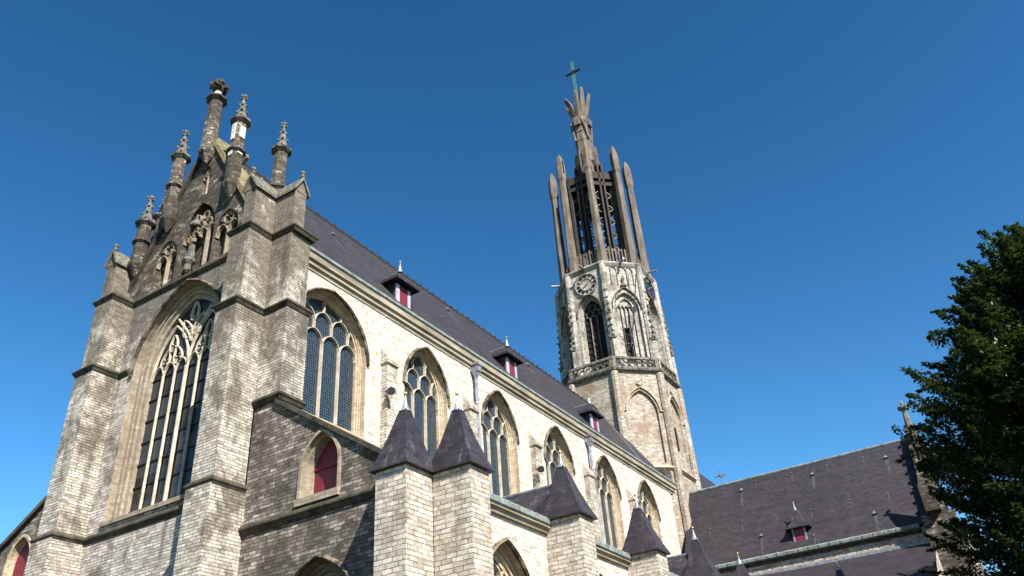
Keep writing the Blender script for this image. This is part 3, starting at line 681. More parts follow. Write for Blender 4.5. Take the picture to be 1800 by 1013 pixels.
# opening with red shutter
PSH = frame((17.1, -SH[0], 0), (0, -1, 0), (1, 0, 0))
f = MB(); rings = [[PSH(x, z, dd) for x, z in outline(SH[3], SH[1], SH[2], SH[4], dl)] for dl, dd in ((-.1, 0), (-.1, -.05), (0, -.05), (0, .1), (.07, .14), (.10, .5))]
f.loft(rings, closed=False); f.fbox(PSH, -.85, .85, 9.68, 9.9, -.12, .55); o = f.build('window', 'trimw', ch); o['label'] = 'small arched opening closed by a red shutter'
s = MB(); pts = outline(.66, 9.9, 10.75, 1.0); s.prism(pts, PSH, .45, .5); s.build('shutter', 'red', o)
s = MB(); s.fbox(PSH, -.66, .66, 10.86, 10.93, .40, .45); s.fbox(PSH, -.66, .66, 9.9, 9.97, .40, .45); s.build('batten', 'red', o)
window(ch, frame((17.1, -LW[0], 0), (0, -1, 0), (1, 0, 0)), (-1, 0, 0), LW[3], LW[1], LW[2], LW[4], 3, 1.3, .6, glass='glass', lights_z=6.3, trim='trimg')
MB().sweep([(17.1, 19.98), (17.1, 13.7)], sprof(9.55, .16, .26)).build('string_course', 'string', ch)
# south wall of the aisle
AC = [20.5+5.95*k for k in range(5)]
f = MB(); f.poly([(17.1, 0), (47.2, 0), (47.2, AZ), (17.1, AZ)], PAS, [shift(outline(1.45, 2.2, 6.3, 2.0), c_) for c_ in AC]); f.build('aisle_wall', 'wall', ch)
base = window(ch, frame((AC[0], 12.7, 0), (1, 0, 0), (0, 1, 0)), (0, -1, 0), 1.45, 2.2, 6.3, 2.0, 3, 1.1, .5, lights_z=6.0)
for k in range(1, 5): copy_part(base, (5.95*k, 0, 0))
# gutter: one length per bay
f = MB(); f.sweep([(18.05, 12.7), (22.95, 12.7)], [(-.02, 9.05), (.1, 9.05), (.14, 9.16), (.22, 9.2), (.22, 9.24), (-.02, 9.24)]); gc = f.build('cornice', 'gutterwood', ch)
f = MB(); f.sweep([(18.05, 12.7), (22.95, 12.7)], [(-.02, 9.25), (.2, 9.27), (.25, 9.32), (.25, 9.46), (.2, 9.52), (-.02, 9.55)])
for q in range(9): f.sweep([(18.3+q*.55, 12.7), (18.34+q*.55, 12.7)], [(.0, 9.26), (.22, 9.28), (.27, 9.32), (.27, 9.47), (.21, 9.54), (.0, 9.56)])
gt = f.build('gutter', 'copper', ch)
for k in range(1, 5): copy_part(gc, (5.95*k, 0, 0)); copy_part(gt, (5.95*k, 0, 0))
# lean-to aisle roof
f = MB(); f.add([(17.3, 12.6, 9.5), (54.6, 12.6, 9.5), (54.6, 20, 13.75), (17.3, 20, 13.75)], [(0, 1, 2, 3)]); f.build('aisle_roof', 'slate', ch)
# saddle roofs joining the pyramid caps to the aisle roof
for cx in (23.45, 35.4, 41.3):
    f = MB(); f.add([(cx-1.15, 12.75, 9.62), (cx, 12.3, 10.72), (cx+1.15, 12.75, 9.62), (cx-.0, 14.9, 10.75), (cx-1.15, 14.9, 9.7), (cx+1.15, 14.9, 9.7)], [(0, 1, 2), (0, 1, 3, 4), (2, 5, 3, 1)])
    o = f.build('saddle_roof', 'slate2', ch); s = MB(); s.tube([(cx, 12.4, 10.74), (cx, 14.85, 10.77)], .06); s.build('ridge_lead', 'lead', o)

# pyramid-capped buttresses
def pyr_butt(cx, cy, x0, x1, y0, y1, zt=9.45):
    f = MB(); f.box(x0-.05, x1+.05, y0-.05, y1+.05, 0, 4.2); f.box(x0, x1, y0, y1, 4.2, zt); o = f.build('buttress', 'pier', ch)
    s = MB(); hw = (x1-x0)/2+.13; hy = (y1-y0)/2+.13; mx, my = (x0+x1)/2, (y0+y1)/2
    prof = [(1.0, zt+.0), (1.0, zt+.05), (.80, zt+.38), (.52, zt+.95), (.16, zt+1.82)]
    rings = []
    for k_, z in prof:
        ex, ey = hw*k_, hy*k_; qx, qy = mx+(cx-mx)*(1-k_), my+(cy-my)*(1-k_)
        if k_ < .2: ex = ey = .12
        rings.append([(qx-ex, qy-ey, z), (qx+ex, qy-ey, z), (qx+ex, qy+ey, z), (qx-ex, qy+ey, z)])
    s.loft(rings); s.add(rings[0], [(0, 1, 2, 3)]); s.add(rings[-1], [(0, 1, 2, 3)]); s.build('spire_roof', 'slate2', o)
    s = MB(); s.lathe(cx, cy, [(.17, zt+1.78), (.09, zt+1.92), (.04, zt+2.1), (.02, zt+2.28)], 8); s.build('lead_finial', 'lead', o)
    s = MB(); s.ball((cx, cy, zt+2.34), .055, 8, 6); s.build('ball', 'gold', o)
    return o
pyr_butt(16.56, 13.22, 15.97, 17.1, 12.74, 13.74)
p2 = pyr_butt(17.5, 12.12, 17.1, 17.98, 11.52, 12.74)
p3 = pyr_butt(23.42, 12.12, 22.97, 23.85, 11.42, 12.74)
for k in (1, 2, 3): copy_part(p3, (5.95*k, 0, 0))
# north aisle (a strip of its west wall is seen at the far left)
PNW = frame((17.3, 0, 0), (0, -1, 0), (1, 0, 0))
f = MB(); NA = (-32.5, 9.4, 10.95, .74, 1.05)
f.poly([(-36.4, 0), (-28.9, 0), (-28.9, 14.6), (-36.4, 10.3)], PNW, [shift(outline(NA[3], NA[1], NA[2], NA[4]), NA[0])])
f.add([(17.3, 36.4, 0), (54, 36.4, 0), (54, 36.4, 9.9), (17.3, 36.4, 9.9)], [(0, 1, 2, 3)]); f.build('aisle_wall', 'aisle', ch)
f = MB(); f.add([(17.3, 36.4, 9.9), (54, 36.4, 9.9), (54, 28.9, 14.2), (17.3, 28.9, 14.2)], [(0, 1, 2, 3)]); f.build('aisle_roof', 'slate', ch)
f = MB(); f.prism([(-36.5, 10.25), (-28.9, 14.58), (-28.9, 14.78), (-36.5, 10.45)], PNW, -.15, .5); f.build('coping', 'string', ch)
PN2 = frame((17.3, -NA[0], 0), (0, -1, 0), (1, 0, 0))
f = MB(); f.loft([[PN2(x, z, dd) for x, z in outline(NA[3], NA[1], NA[2], NA[4], dl)] for dl, dd in ((-.1, 0), (-.1, -.05), (0, -.05), (.0, .1), (.06, .3))], closed=False); f.fbox(PN2, -.85, .85, 9.25, 9.4, -.1, .5)
o = f.build('window', 'trim', ch); o['label'] = 'arched opening with a red shutter at the far north aisle'
s = MB(); s.prism(outline(.66, 9.4, 10.95, 1.0), PN2, .25, .3); s.build('shutter', 'red', o)
f = MB(); f.tube([(17.22, 29.15, 0), (17.22, 29.15, 12.9)], .06); f.build('downpipe', 'blackiron', ch)

# ------------------------------------------------------------------ transept
TX = dict(xe=54.5, ze=14.6, xr=58.6, zr=21.0)
f = MB(); y0, y1 = 4.1, 19.9
for s in (-1, 1): f.add([(58.6+s*4.1, y0, 14.55), (58.6+s*4.1, y1, 14.55), (58.6, y1, 21.0), (58.6, y0, 21.0)], [(0, 1, 2, 3)])
f.build('transept_roof', 'slate', ch)
f = MB(); f.tube([(58.6, y0, 21.02), (58.6, y1, 21.02)], .1, 6); f.build('ridge_cap', 'copper', ch)
f = MB(); f.box(54.75, 62.45, 4.1, 20, 0, 14.45); f.build('transept_wall', 'pier', ch)
f = MB(); f.sweep([(54.75, 19.6), (54.75, 4.9)], [(-.02, 14.1), (.08, 14.1), (.12, 14.2), (.2, 14.24), (.2, 14.28), (-.02, 14.28)]); f.build('cornice', 'string', ch)
f = MB(); f.sweep([(54.75, 19.6), (54.75, 4.9)], [(.0, 14.3), (.22, 14.3), (.34, 14.36), (.36, 14.52), (.28, 14.6), (.0, 14.6)])
for q in range(22): f.sweep([(54.75, 19.4-q*.66), (54.75, 19.35-q*.66)], [(.0, 14.31), (.24, 14.3), (.37, 14.36), (.39, 14.53), (.29, 14.62), (.0, 14.62)])
f.build('gutter', 'copper', ch)
f = MB(); f.add([(47.0, 4.4, 9.4), (47.0, 12.75, 9.4), (54.75, 12.75, 13.5), (54.75, 4.4, 13.5)], [(0, 1, 2, 3)])
f.add([(50.0, 12.75, 10.99), (50.0, 19.9, 13.7), (54.75, 19.9, 13.7), (54.75, 12.75, 13.5)], [(0, 1, 2, 3)]); f.build('aisle_roof', 'slate', ch)
f = MB(); f.box(54.6, 54.76, 4.4, 19.5, 13.42, 13.6); f.build('flashing', 'lead', ch)
f = MB(); f.box(47.2, 54.7, 4.4, 12.7, 0, 9.3); f.add([(47.2, 4.4, 9.3), (54.7, 4.4, 9.3), (54.7, 4.4, 13.4)], [(0, 1, 2)]); f.build('aisle_wall', 'pier', ch)
p7 = pyr_butt(46.6, 8.6, 46.1, 47.2, 8.1, 9.1)
f = MB(); f.add([(47.0, 7.5, 9.5), (46.9, 8.6, 10.75), (47.0, 9.7, 9.5), (49.8, 8.6, 10.85)], [(0, 1, 2), (1, 3, 0), (1, 2, 3)]); o = f.build('saddle_roof', 'slate2', ch)
s = MB(); s.tube([(47.0, 8.6, 10.8), (49.7, 8.6, 10.88)], .05); s.build('ridge_lead', 'lead', o)
def rframe_t(y, z):
    x = 58.6-4.1*(21.0-z)/6.45; o = Vector((x, y, z)); Vv = Vector((4.1, 0, 6.45)).normalized(); Nn = Vector((-6.45, 0, 4.1)).normalized()
    return lambda u, v, d=0: o+Vector((0, -1, 0))*u+Vv*v+Nn*d
TV = [(15.77, 20.04, 1), (10.69, 19.92, 1), (5.81, 19.84, 1), (14.44, 15.97, 1), (7.21, 15.81, 1), (17.15, 20.61, 0), (14.69, 20.55, 0), (12.11, 20.52, 0), (9.64, 20.41, 0), (7.25, 20.38, 0), (4.69, 20.43, 0), (18.07, 17.44, 0), (15.76, 17.46, 0), (13.42, 17.3, 0), (11.04, 17.18, 0), (8.55, 17.23, 0), (6.19, 17.08, 0), (4.73, 17.09, 0), (11.05, 15.21, 0)]
for y, z, b in TV: vent(rframe_t(y, z), b)
# transept dormer
f = MB(); yc = 11.9; f.box(54.92, 57.0, yc-.42, yc+.42, 14.7, 16.2); o = f.build('dormer', 'slate2', ch)
s = MB(); s.box(54.86, 54.92, yc-.30, yc+.30, 14.85, 15.85); s.build('shutter', 'red', o)
s = MB(); s.box(54.84, 54.95, yc+.31, yc+.44, 14.75, 16.2); s.box(54.84, 54.95, yc-.44, yc-.31, 14.75, 16.2); s.box(54.845, 54.95, yc-.31, yc+.31, 14.75, 14.86); s.build('frame', 'lead', o)
s = MB(); e = .24; e = .36; A = [(54.92-e, yc-.42-e, 15.9), (56.9, yc-.42-e, 15.9), (56.9, yc+.42+e, 15.9), (54.92-e, yc+.42+e, 15.9)]
s.loft([A, [(54.86, yc-.40, 16.3), (56.9, yc-.40, 16.3), (56.9, yc+.40, 16.3), (54.86, yc+.40, 16.3)], [(55.28, yc-.06, 17.25), (56.9, yc-.06, 17.25), (56.9, yc+.06, 17.25), (55.28, yc+.06, 17.25)]]); s.add(A, [(0, 1, 2, 3)]); s.build('roof', 'slate2', o)
s = MB(); s.lathe(55.34, yc, [(.12, 17.15), (.05, 17.4), (.02, 17.75)], 8); s.tube([(55.34, yc, 17.27), (57.2, yc, 17.3)], .05); s.build('lead_finial', 'lead', o)
# south gable of the transept
PG = frame((0, 4.1, 0), (1, 0, 0), (0, 1, 0))
f = MB(); gp = [(54.3, 0), (62.9, 0), (62.9, 14.7), (58.6, 21.5), (54.3, 14.7)]; f.prism(gp, PG, -.5, .0); f.build('gable', 'gable', ch)
for s_ in (-1, 1):
    f = MB(); f.prism([(58.6+s_*4.5, 14.6), (58.6, 21.72), (58.6, 21.98), (58.6+s_*4.65, 14.75)], PG, -.6, .12)
    f.build('coping', 'string', ch)
    for q in range(9):
        f = MB()
        x = 58.6+s_*(4.3-q*.47); z = 15.15+q*.755; f.tube([(x, 3.85, z), (x+s_*.16, 3.85, z+.18), (x+s_*.36, 3.85, z+.3), (x+s_*.44, 3.85, z+.2)], [.1, .12, .13, .05], 6); f.ball((x+s_*.32, 3.85, z+.3), .13, 6, 4)
        f.build('crocket', 'string', ch)
f = MB(); f.lathe(58.6, 3.85, [(.30, 21.4), (.22, 22.3), (.15, 22.9), (.15, 23.0)], 8); o = f.build('pinnacle', 'spirestone', ch)
s = MB(); s.lathe(58.6, 3.85, [(.15, 23.0), (.36, 23.1), (.36, 23.26), (.12, 23.32), (.07, 23.6), (.02, 23.75)], 6); leafblob(s, 58.6, 3.85, 23.18, .33, 12, 9, .08); s.build('leaf_finial', 'carved', o)
f = MB(); f.box(53.9, 55.1, 2.8, 4.6, 0, 14.9); f.box(54.1, 54.9, 3.2, 4.4, 14.9, 15.7, .1); f.build('buttress', 'gable', ch)
f = MB(); f.box(53.4, 54.0, 3.4, 4.2, 14.9, 16.5); f.frus(53.7, 3.8, 16.5, .46, 18.4, .05, 4); leafblob(f, 53.7, 3.8, 18.4, .14, 6, 5, .09); o = f.build('pinnacle', 'gable', ch)
f = MB(); f.box(62.2, 63.4, 2.8, 4.6, 0, 15.5); f.build('buttress', 'pier', ch)
# choir roof beyond the tower with its iron cross
f = MB()
for s in (1, -1): f.add([(62.5, YC-s*4.7, 21), (86, YC-s*4.7, 21), (86, YC, 28.6), (62.5, YC, 28.6)], [(0, 1, 2, 3)])
f.add([(86, YC-4.7, 21), (86, YC+4.7, 21), (86, YC, 28.6)], [(0, 1, 2)]); f.build('choir_roof', 'slate', ch)
f = MB(); f.box(62.5, 85.9, 20, 28.9, 0, 20.95); f.build('choir_wall', 'pier', ch)
f = MB(); X = (83.05, 30.81); f.box(X[0]-.05, X[0]+.05, YC-.05, YC+.05, 28.4, X[1]); f.box(X[0]-.05, X[0]+.05, YC-.62, YC+.62, X[1]-.72, X[1]-.60); f.box(X[0]-.62, X[0]+.62, YC-.045, YC+.045, X[1]-.715, X[1]-.605)
f.build('roof_cross', 'steel', ch)

# ------------------------------------------------------------------ BELL TOWER
tw = empty('bell_tower', (58.8, 24.45, 0), 'tall octagonal stone bell tower crowned by a brown concrete openwork spire', 'tower')
T8 = math.tan(math.pi/8)
def octp(cx, cy, a): # CCW corner list
    r_ = a/math.cos(math.pi/8); return [(cx+r_*math.cos(math.pi/8+i*math.pi/4), cy+r_*math.sin(math.pi/8+i*math.pi/4)) for i in range(8)]
def rface(cx, cy, a, k): # face frame k: outward angle k*45 deg
    an = k*math.pi/4; n = Vector((math.cos(an), math.sin(an), 0)); tg = Vector((-n.y, n.x, 0)); o = Vector((cx, cy, 0))+n*a
    return (lambda u, v, d=0: o+tg*u+Vector((0, 0, 1))*v-n*d), n
L1 = (58.8, 24.45); A1 = 4.58; L2 = (58.92, 24.18); A2 = 4.02
f = MB()
for k in range(8):
    P, n = rface(*L1, A1, k); hw = A1*T8
    holes = []
    if k in (5, 6, 7): holes = [outline(1.2, 22.95 if k == 5 else 23.2, 27.1, 1.75)]
    f.poly([(-hw, 0), (hw, 0), (hw, 30.35), (-hw, 30.35)], P, holes)
    for h_ in holes: f.poly(h_, P, (), .22)
    for h_ in holes: f.loft([[P(x, z, 0) for x, z in h_], [P(x, z, .22) for x, z in h_]])
f.build('tower_wall', 'tower', tw)
f = MB()
for k in (5, 6, 7):
    P, n = rface(*L1, A1, k)
    a = arch_pts(1.38, 27.1, 2.0, 0, 10); f.bar([P(x, z, -.06) for x, z in dens([(-1.75, 27.1)]+a[0:1], 1)+a+[(1.75, 27.1)]], .13, .16, n)
    f.ball(P(0, 29.3, -.1), .16, 6, 4); f.ball(P(0, 29.55, -.1), .12, 6, 4); f.ball(P(.16, 29.4, -.1), .09, 5, 3); f.ball(P(-.16, 29.4, -.1), .09, 5, 3)
f.build('hood_mould', 'trim', tw)
for i, p in enumerate(octp(*L1, A1)):
    f = MB(); f.frus(p[0], p[1], 0, .36, 30.35, .32, 8); f.build('angle_shaft', 'tower', tw)
f = MB(); P, n = rface(*L1, A1, 6); f.fbox(P, -.62, -.42, 24.3, 26.2, -.0, .2); f.fbox(P, 1.35, 1.55, 23.3, 24.6, -.004, .2); f.build('slit_window', 'dark', tw)
MB().sweep(octp(*L1, A1), sprof(22.6, .22, .25), True).build('string_course', 'trim', tw)
MB().sweep(octp(*L1, A1), [(-.05, 30.3), (.05, 30.3), (.12, 30.42), (.26, 30.5), (.30, 30.62), (.30, 30.72), (-.8, 30.76)], True).build('string_course', 'carved', tw)
# openwork balcony parapet
for k in range(8):
    if k in (0, 1, 7): continue
    P, n = rface(*L1, A1+.08, k); hw = (A1+.08)*T8
    f = MB(); f.fbox(P, -hw, hw, 31.52, 31.72, -.08, .12); f.fbox(P, -hw, hw, 30.76, 30.86, -.04, .1)
    f.fbox(P, -hw, -hw+.28, 30.86, 31.52, -.05, .1); f.fbox(P, hw-.28, hw, 30.86, 31.52, -.05, .1)
    nq = 6; step = (2*hw-.56)/nq
    for q in range(nq):
        u = -hw+.28+step*(q+.5)
        for s in (-1, 1):
            f.bar([P(u+s*step*.42*math.sin(a_/8*math.pi*1.5), 30.86+.66*a_/8, .03) for a_ in range(9)], .07, .1, n)
            f.bar([P(u+s*step*.1, 31.15, .03), P(u+s*step*.35, 31.3, .03)], .06, .1, n)
    f.build('parapet', 'carved', tw)
# belfry stage
HB = dict(w_=1.12, zb=31.0, zs=36.7, rise=1.75)
f = MB()
for k in range(8):
    P, n = rface(*L2, A2, k); hw = A2*T8
    if k % 2 == 0: hl = [outline(HB['w_'], HB['zb'], HB['zs'], HB['rise'])]
    else: hl = [outline(1.1, 31.0, 36.6, 1.6)]
    f.poly([(-hw, 30.4), (hw, 30.4), (hw, 40.95), (-hw, 40.95)], P, hl)
    if k % 2:
        slot = [(-.42, 31.6), (.12, 31.6), (.12, 34.9), (-.42, 34.9)]
        f.poly(hl[0], P, [slot], .3); f.loft([[P(x, z, 0) for x, z in hl[0]], [P(x, z, .3) for x, z in hl[0]]]); f.loft([[P(x, z, .3) for x, z in slot], [P(x, z, .7) for x, z in slot]])
f.build('belfry_wall', 'towerup', tw)
for k in range(8):
    P, n = rface(*L2, A2, k)
    if k % 2 == 0:
        if k == 0: continue
        o = window(tw, P, n, HB['w_'], HB['zb'], HB['zs'], HB['rise'], 3, .88, .6, name='belfry_window', trim='towerup', glass='dark', lights_z=36.3, mw=.075, style='net', tracery='carved')
        l = MB()
        for q in range(9): l.add([P(-.88, 31.6+q*.55, .58), P(.88, 31.6+q*.55, .58), P(.88, 31.85+q*.55, .62), P(-.88, 31.85+q*.55, .62)], [(0, 1, 2, 3)])
        l.build('louvre', 'dark', o)
    elif k in (3, 5, 7):
        o = MB(); o.poly([(-.42, 31.6), (.12, 31.6), (.12, 34.9), (-.42, 34.9)], P, (), .7); o = o.build('slit_window', 'dark', tw)
        b_ = MB()
        for u in (-.5, -.16, .2, .62): b_.bar([P(u, 34.95 if -.4 < u < .1 else 31.0, .22), P(u, 36.7, .22)], .09, .16, n)
        for a0 in (-.84, -.5, -.16, .2, .53): b_.bar([P(x, z, .22) for x, z in arch_head(a0, a0+.34, 36.6, .36)], .08, .16, n)
        b_.bar([P(x, z, .22) for x, z in arch_head(-.55, .55, 36.9, .75)], .09, .16, n)
        b_.bar([P(-.5, 33.3, .22), P(.15, 33.35, .22)], .1, .16, n)
        # ogee hood and blind panels of the upper wall
        b_.bar([P(x, z, -.08) for x, z in arch_pts(1.28, 36.6, 2.05, 0, 9)], .14, .2, n)
        for q in range(5): b_.ball(P(-1.1+q*.25, 37.4+q*.3, -.14), .07, 5, 3); b_.ball(P(1.1-q*.25, 37.4+q*.3, -.14), .07, 5, 3)
        for u in (-1.0, -.45, .45, 1.0): b_.bar([P(u, 38.9, -.04), P(u, 40.5, -.04)], .08, .12, n)
        for a0 in (-1.0, -.45, .45): b_.bar([P(x, z, -.04) for x, z in arch_head(a0, a0+(.9 if a0 == -.45 else .55), 40.3, .5)], .09, .12, n)
        b_.fbox(P, -.25, .25, 38.75, 38.9, -.28, .0)
        b_.build('blind_tracery', 'carved', tw)
# corner shafts with carved pinnacles
for i, p in enumerate(octp(*L2, A2)):
    f = MB(); f.frus(p[0], p[1], 30.5, .36, 38.6, .32, 8); f.frus(p[0], p[1], 38.6, .30, 40.95, .28, 8); o = f.build('angle_shaft', 'towerup', tw)
    d = Vector((p[0]-L2[0], p[1]-L2[1])).normalized(); q0 = (p[0]+d.x*.30, p[1]+d.y*.30)
    s = MB(); s.frus(q0[0], q0[1], 30.7, .24, 33.4, .22, 4, math.atan2(d.y, d.x)); s.build('shaft', 'towerup', o)
    s = MB(); crocket_spire(s, q0[0], q0[1], 33.5, .28, 2.1, 6, 4, .10)
    s.frus(q0[0]-d.x*.1, q0[1]-d.y*.1, 35.2, .16, 36.0, .2, 6); crocket_spire(s, q0[0]-d.x*.1, q0[1]-d.y*.1, 35.9, .25, 2.6, 6, 5, .10)
    s.build('carved_pinnacle', 'carved', o)
MB().sweep(octp(*L2, A2), [(-.05, 40.8), (.05, 40.8), (.16, 40.95), (.22, 41.05), (.22, 41.2), (-.6, 41.25)], True).build('cornice', 'towerup', tw)
f = MB(); f.lathe(*L2, [(A2, 41.22), (2.0, 41.3), (.01, 41.32)], 8); f.build('platform', 'concrete2', tw)
# clocks
for k in (4, 6):
    P, n = rface(*L2, A2, k); c = (0.03 if k == 4 else 0, 39.5); r_ = .98
    f = MB(); f.poly([(c[0]+.94*math.cos(a*math.pi/12), c[1]+.94*math.sin(a*math.pi/12)) for a in range(24)], P, (), -.05)
    f.loft([[P(c[0]+rr*math.cos(a*math.pi/16), c[1]+rr*math.sin(a*math.pi/16), d) for a in range(32)] for rr, d in ((1.06, -.0), (1.06, -.16), (.98, -.16), (.96, -.06))])
    f.loft([[P(c[0]+rr*math.cos(a*math.pi/16), c[1]+rr*math.sin(a*math.pi/16), d) for a in range(32)] for rr, d in ((.60, -.06), (.60, -.12), (.55, -.12), (.55, -.06))])
    o = f.build('clock', 'bluedial' if k == 6 else 'towerup', tw)
    NUM = ['XII', 'I', 'II', 'III', 'IIII', 'V', 'VI', 'VII', 'VIII', 'IX', 'X', 'XI']
    for q, tx in enumerate(NUM):
        s = MB()
        an = math.pi/2-q*math.pi/6; wd = {'I': .05, 'V': .1, 'X': .1}; tot = sum(wd[t_]+.012 for t_ in tx); x = -tot/2
        def PP(a_, b_): # a_: along the rim, b_: outward
            rr = .70+b_; return P(c[0]+rr*math.cos(an)+a_*math.sin(an), c[1]+rr*math.sin(an)-a_*math.cos(an), -.09)
        for t_ in tx:
            w_ = wd[t_]
            if t_ == 'I': s.bar([PP(x+w_/2, -.06), PP(x+w_/2, .2)], .045, .05, n)
            elif t_ == 'V': s.bar([PP(x, .2), PP(x+w_/2, -.06)], .045, .05, n); s.bar([PP(x+w_, .2), PP(x+w_/2, -.06)], .03, .045, n)
            else: s.bar([PP(x, .2), PP(x+w_, -.06)], .045, .05, n); s.bar([PP(x+w_, .2), PP(x, -.06)], .03, .045, n)
            x += w_+.012
        s.build('numeral', 'blackiron' if k == 4 else 'gold', o)
    for ang, L, wd in ((R(38), .80, .07), (R(215), .55, .1)):
        s = MB(); s.bar([P(c[0]-.15*math.cos(ang), c[1]-.15*math.sin(ang), -.15), P(c[0]+L*math.cos(ang), c[1]+L*math.sin(ang), -.15)], wd, .03, n); s.build('hand', 'gold' if k == 6 else 'tracery', o)
# spouts below the crown
for k in range(8):
    P, n = rface(*L2, A2, k)
    f = MB(); f.tube([P(0, 41.12, -.15), P(0, 41.0, -1.05)], [.09, .11], 8); f.build('water_spout', 'lead', tw)
# flagpole
P, n = rface(*L2, A2, 5)
f = MB(); f.tube([P(-.15, 33.0, .1), P(.25, 35.5, -.55), P(1.1, 41.6, -1.7)], [.05, .06, .035], 6); f.tube([P(-.9, 34.6, -.0), P(-.3, 33.9, -.2)], .03, 5); f.build('flagpole', 'darksteel', tw)

# ---------------- concrete crown
CC = (58.97, 24.05); RC = 3.42/math.cos(math.pi/8)
cr = octp(*CC, 3.4)
for i, p in enumerate(cr):
    d = Vector((p[0]-CC[0], p[1]-CC[1])).normalized(); a0 = math.atan2(d.y, d.x)
    f = MB(); f.frus(p[0], p[1], 41.2, .45, 52.1, .33, 6, a0)
    for z in (43.6, 46.2, 48.8, 51.2): f.frus(p[0], p[1], z, .46-.0112*(z-41.2), z+.05, .46-.0112*(z-41.2), 6, a0)
    o = f.build('column', 'concrete', tw)
    s = MB(); n3 = Vector((d.x, d.y, 0)); tg = Vector((-d.y, d.x, 0)); C0 = Vector((p[0], p[1], 0))
    s.lathe(p[0], p[1], [(.30, 51.9), (.42, 52.3), (.44, 53.6), (.38, 54.5), (.22, 55.1), (.03, 55.5)], 6, a0)
    if i % 2:
        s2 = MB(); Pc = lambda u, v, dd: C0+n3*u+Vector((0, 0, v))+tg*dd
        s2.prism([(-.07, 52.9), (.07, 52.9), (.07, 54.2), (0, 54.5), (-.07, 54.2)], Pc, -.42, .42); s2.build('slot', 'dark', s_ := s.build('spearhead', 'concrete', o)); continue
    s.build('spearhead', 'concrete', o)
# inner drum: fins, rings, bracing, parapet slats
for k in range(8):
    P, n = rface(*CC, 2.55, k); hw = 2.55*T8
    for u in (-hw, -.20, .20):
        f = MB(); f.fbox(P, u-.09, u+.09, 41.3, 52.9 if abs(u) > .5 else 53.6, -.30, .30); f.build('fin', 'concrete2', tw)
    f = MB()
    for q in range(6):
        z = 42.2+q*1.55
        for s in (-1, 1): f.tube([P(-s*.9, z, .1), P(s*.9, z+1.55, .1)], .05, 5)
        f.tube([P(-.95, z, .1), P(.95, z, .1)], .05, 5)
    f.build('bracing', 'darksteel', tw)
    f = MB(); P2, n = rface(*CC, 3.3, k); h2 = 1.0
    for q in range(7): f.fbox(P2, -h2+q*.3, -h2+q*.3+.13, 41.25, 43.2+.15*(q % 3 == 1), -.07, .07)
    for q in (0, 2, 4): f.fbox(P2, -h2+q*.3+.131, -h2+q*.3+.299, 42.95, 43.15, -.06, .06)
    f.build('parapet', 'concrete', tw)
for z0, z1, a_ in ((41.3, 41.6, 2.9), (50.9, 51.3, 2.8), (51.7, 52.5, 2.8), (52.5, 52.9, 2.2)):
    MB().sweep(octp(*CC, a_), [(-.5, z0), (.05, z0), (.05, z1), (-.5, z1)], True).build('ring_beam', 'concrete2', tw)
f = MB()
for k in range(8):
    an = k*math.pi/4+math.pi/8; f.tube([(CC[0]+2.6*math.cos(an), CC[1]+2.6*math.sin(an), 52.2), (CC[0]+.7*math.cos(an), CC[1]+.7*math.sin(an), 52.9)], .16, 5)
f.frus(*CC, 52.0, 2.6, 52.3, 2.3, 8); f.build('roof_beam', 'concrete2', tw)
# central shaft and crown of prongs
sh = MB(); sh.lathe(*CC, [(.80, 51.5), (.78, 55.5), (1.02, 55.75), (1.02, 56.2), (.90, 56.3), (.84, 59.4), (.80, 60.9), (.98, 61.3), (.92, 61.8), (.55, 62.3)], 8)
for z in (57.4, 58.6, 59.8): sh.lathe(*CC, [(.86, z), (.90, z+.02), (.90, z+.07), (.86, z+.09)], 8)
sho = sh.build('spire_shaft', 'concrete', tw)
for k in range(8):
    P, n = rface(*CC, .84, k)
    f = MB()
    if k % 2 == 0: f.prism([(-.26, 54.6), (0, 54.1), (.26, 54.6), (.26, 56.9), (0, 57.7), (-.26, 56.9)], P, -.34, .0, [[(-.1, 54.9), (.1, 54.9), (.1, 56.4), (0, 56.6), (-.1, 56.4)]])
    else: f.prism([(-.13, 52.5), (.13, 52.5), (.11, 55.5), (-.11, 55.5)], P, -.12, .1)
    f.build('rib', 'concrete', sho)
    f = MB()
    if k % 2: f.bar([P(-.38, 61.6, -.10), P(-.05, 60.4, -.16), (P(.22, 58.7, -.10))], .26, .16, n)
    else: f.prism([(-.30, 60.6), (.30, 60.6), (.42, 61.7), (0, 61.2), (-.42, 61.7)], P, -.22, .05)
    f.build('shoulder_slab', 'concrete', sho)
for k, (an, hgt, spl) in enumerate(((3.45, 65.3, 1.0), (2.55, 64.6, 1.55), (4.15, 65.9, .75), (5.15, 65.6, 1.25), (0.2, 65.0, 1.3), (1.5, 64.8, 1.5))):
    d = Vector((math.cos(an), math.sin(an), 0)); tg = Vector((-d.y, d.x, 0)); c = Vector((*CC, 0))
    f = MB(); rings = []
    for z, r_, wt, wr in ((60.8, .45, .22, .18), (62.0, .58, .27, .2), (63.6, .58+spl*.28, .27, .19), (hgt-.35, .55+spl*.58, .20, .15), (hgt, .55+spl*.64, .07, .05)):
        q = c+d*r_+Vector((0, 0, z)); rings.append([q+tg*wt-d*wr, q+tg*wt+d*wr*.4, q+d*wr, q-tg*wt+d*wr*.4, q-tg*wt-d*wr])
    f.loft(rings); f.add(rings[0], [(0, 1, 2, 3, 4)]); f.add(rings[-1], [(0, 1, 2, 3, 4)]); f.build('prong', 'concrete', sho)
f = MB(); f.ball((CC[0], CC[1], 62.6), .28, 8, 6); f.build('ball', 'whitestone', sho)
f = MB(); x, y = CC; f.box(x-.05, x+.05, y-.16, y-.04, 61.5, 70.7); f.box(x-.05, x+.05, y+.04, y+.16, 61.5, 70.7)
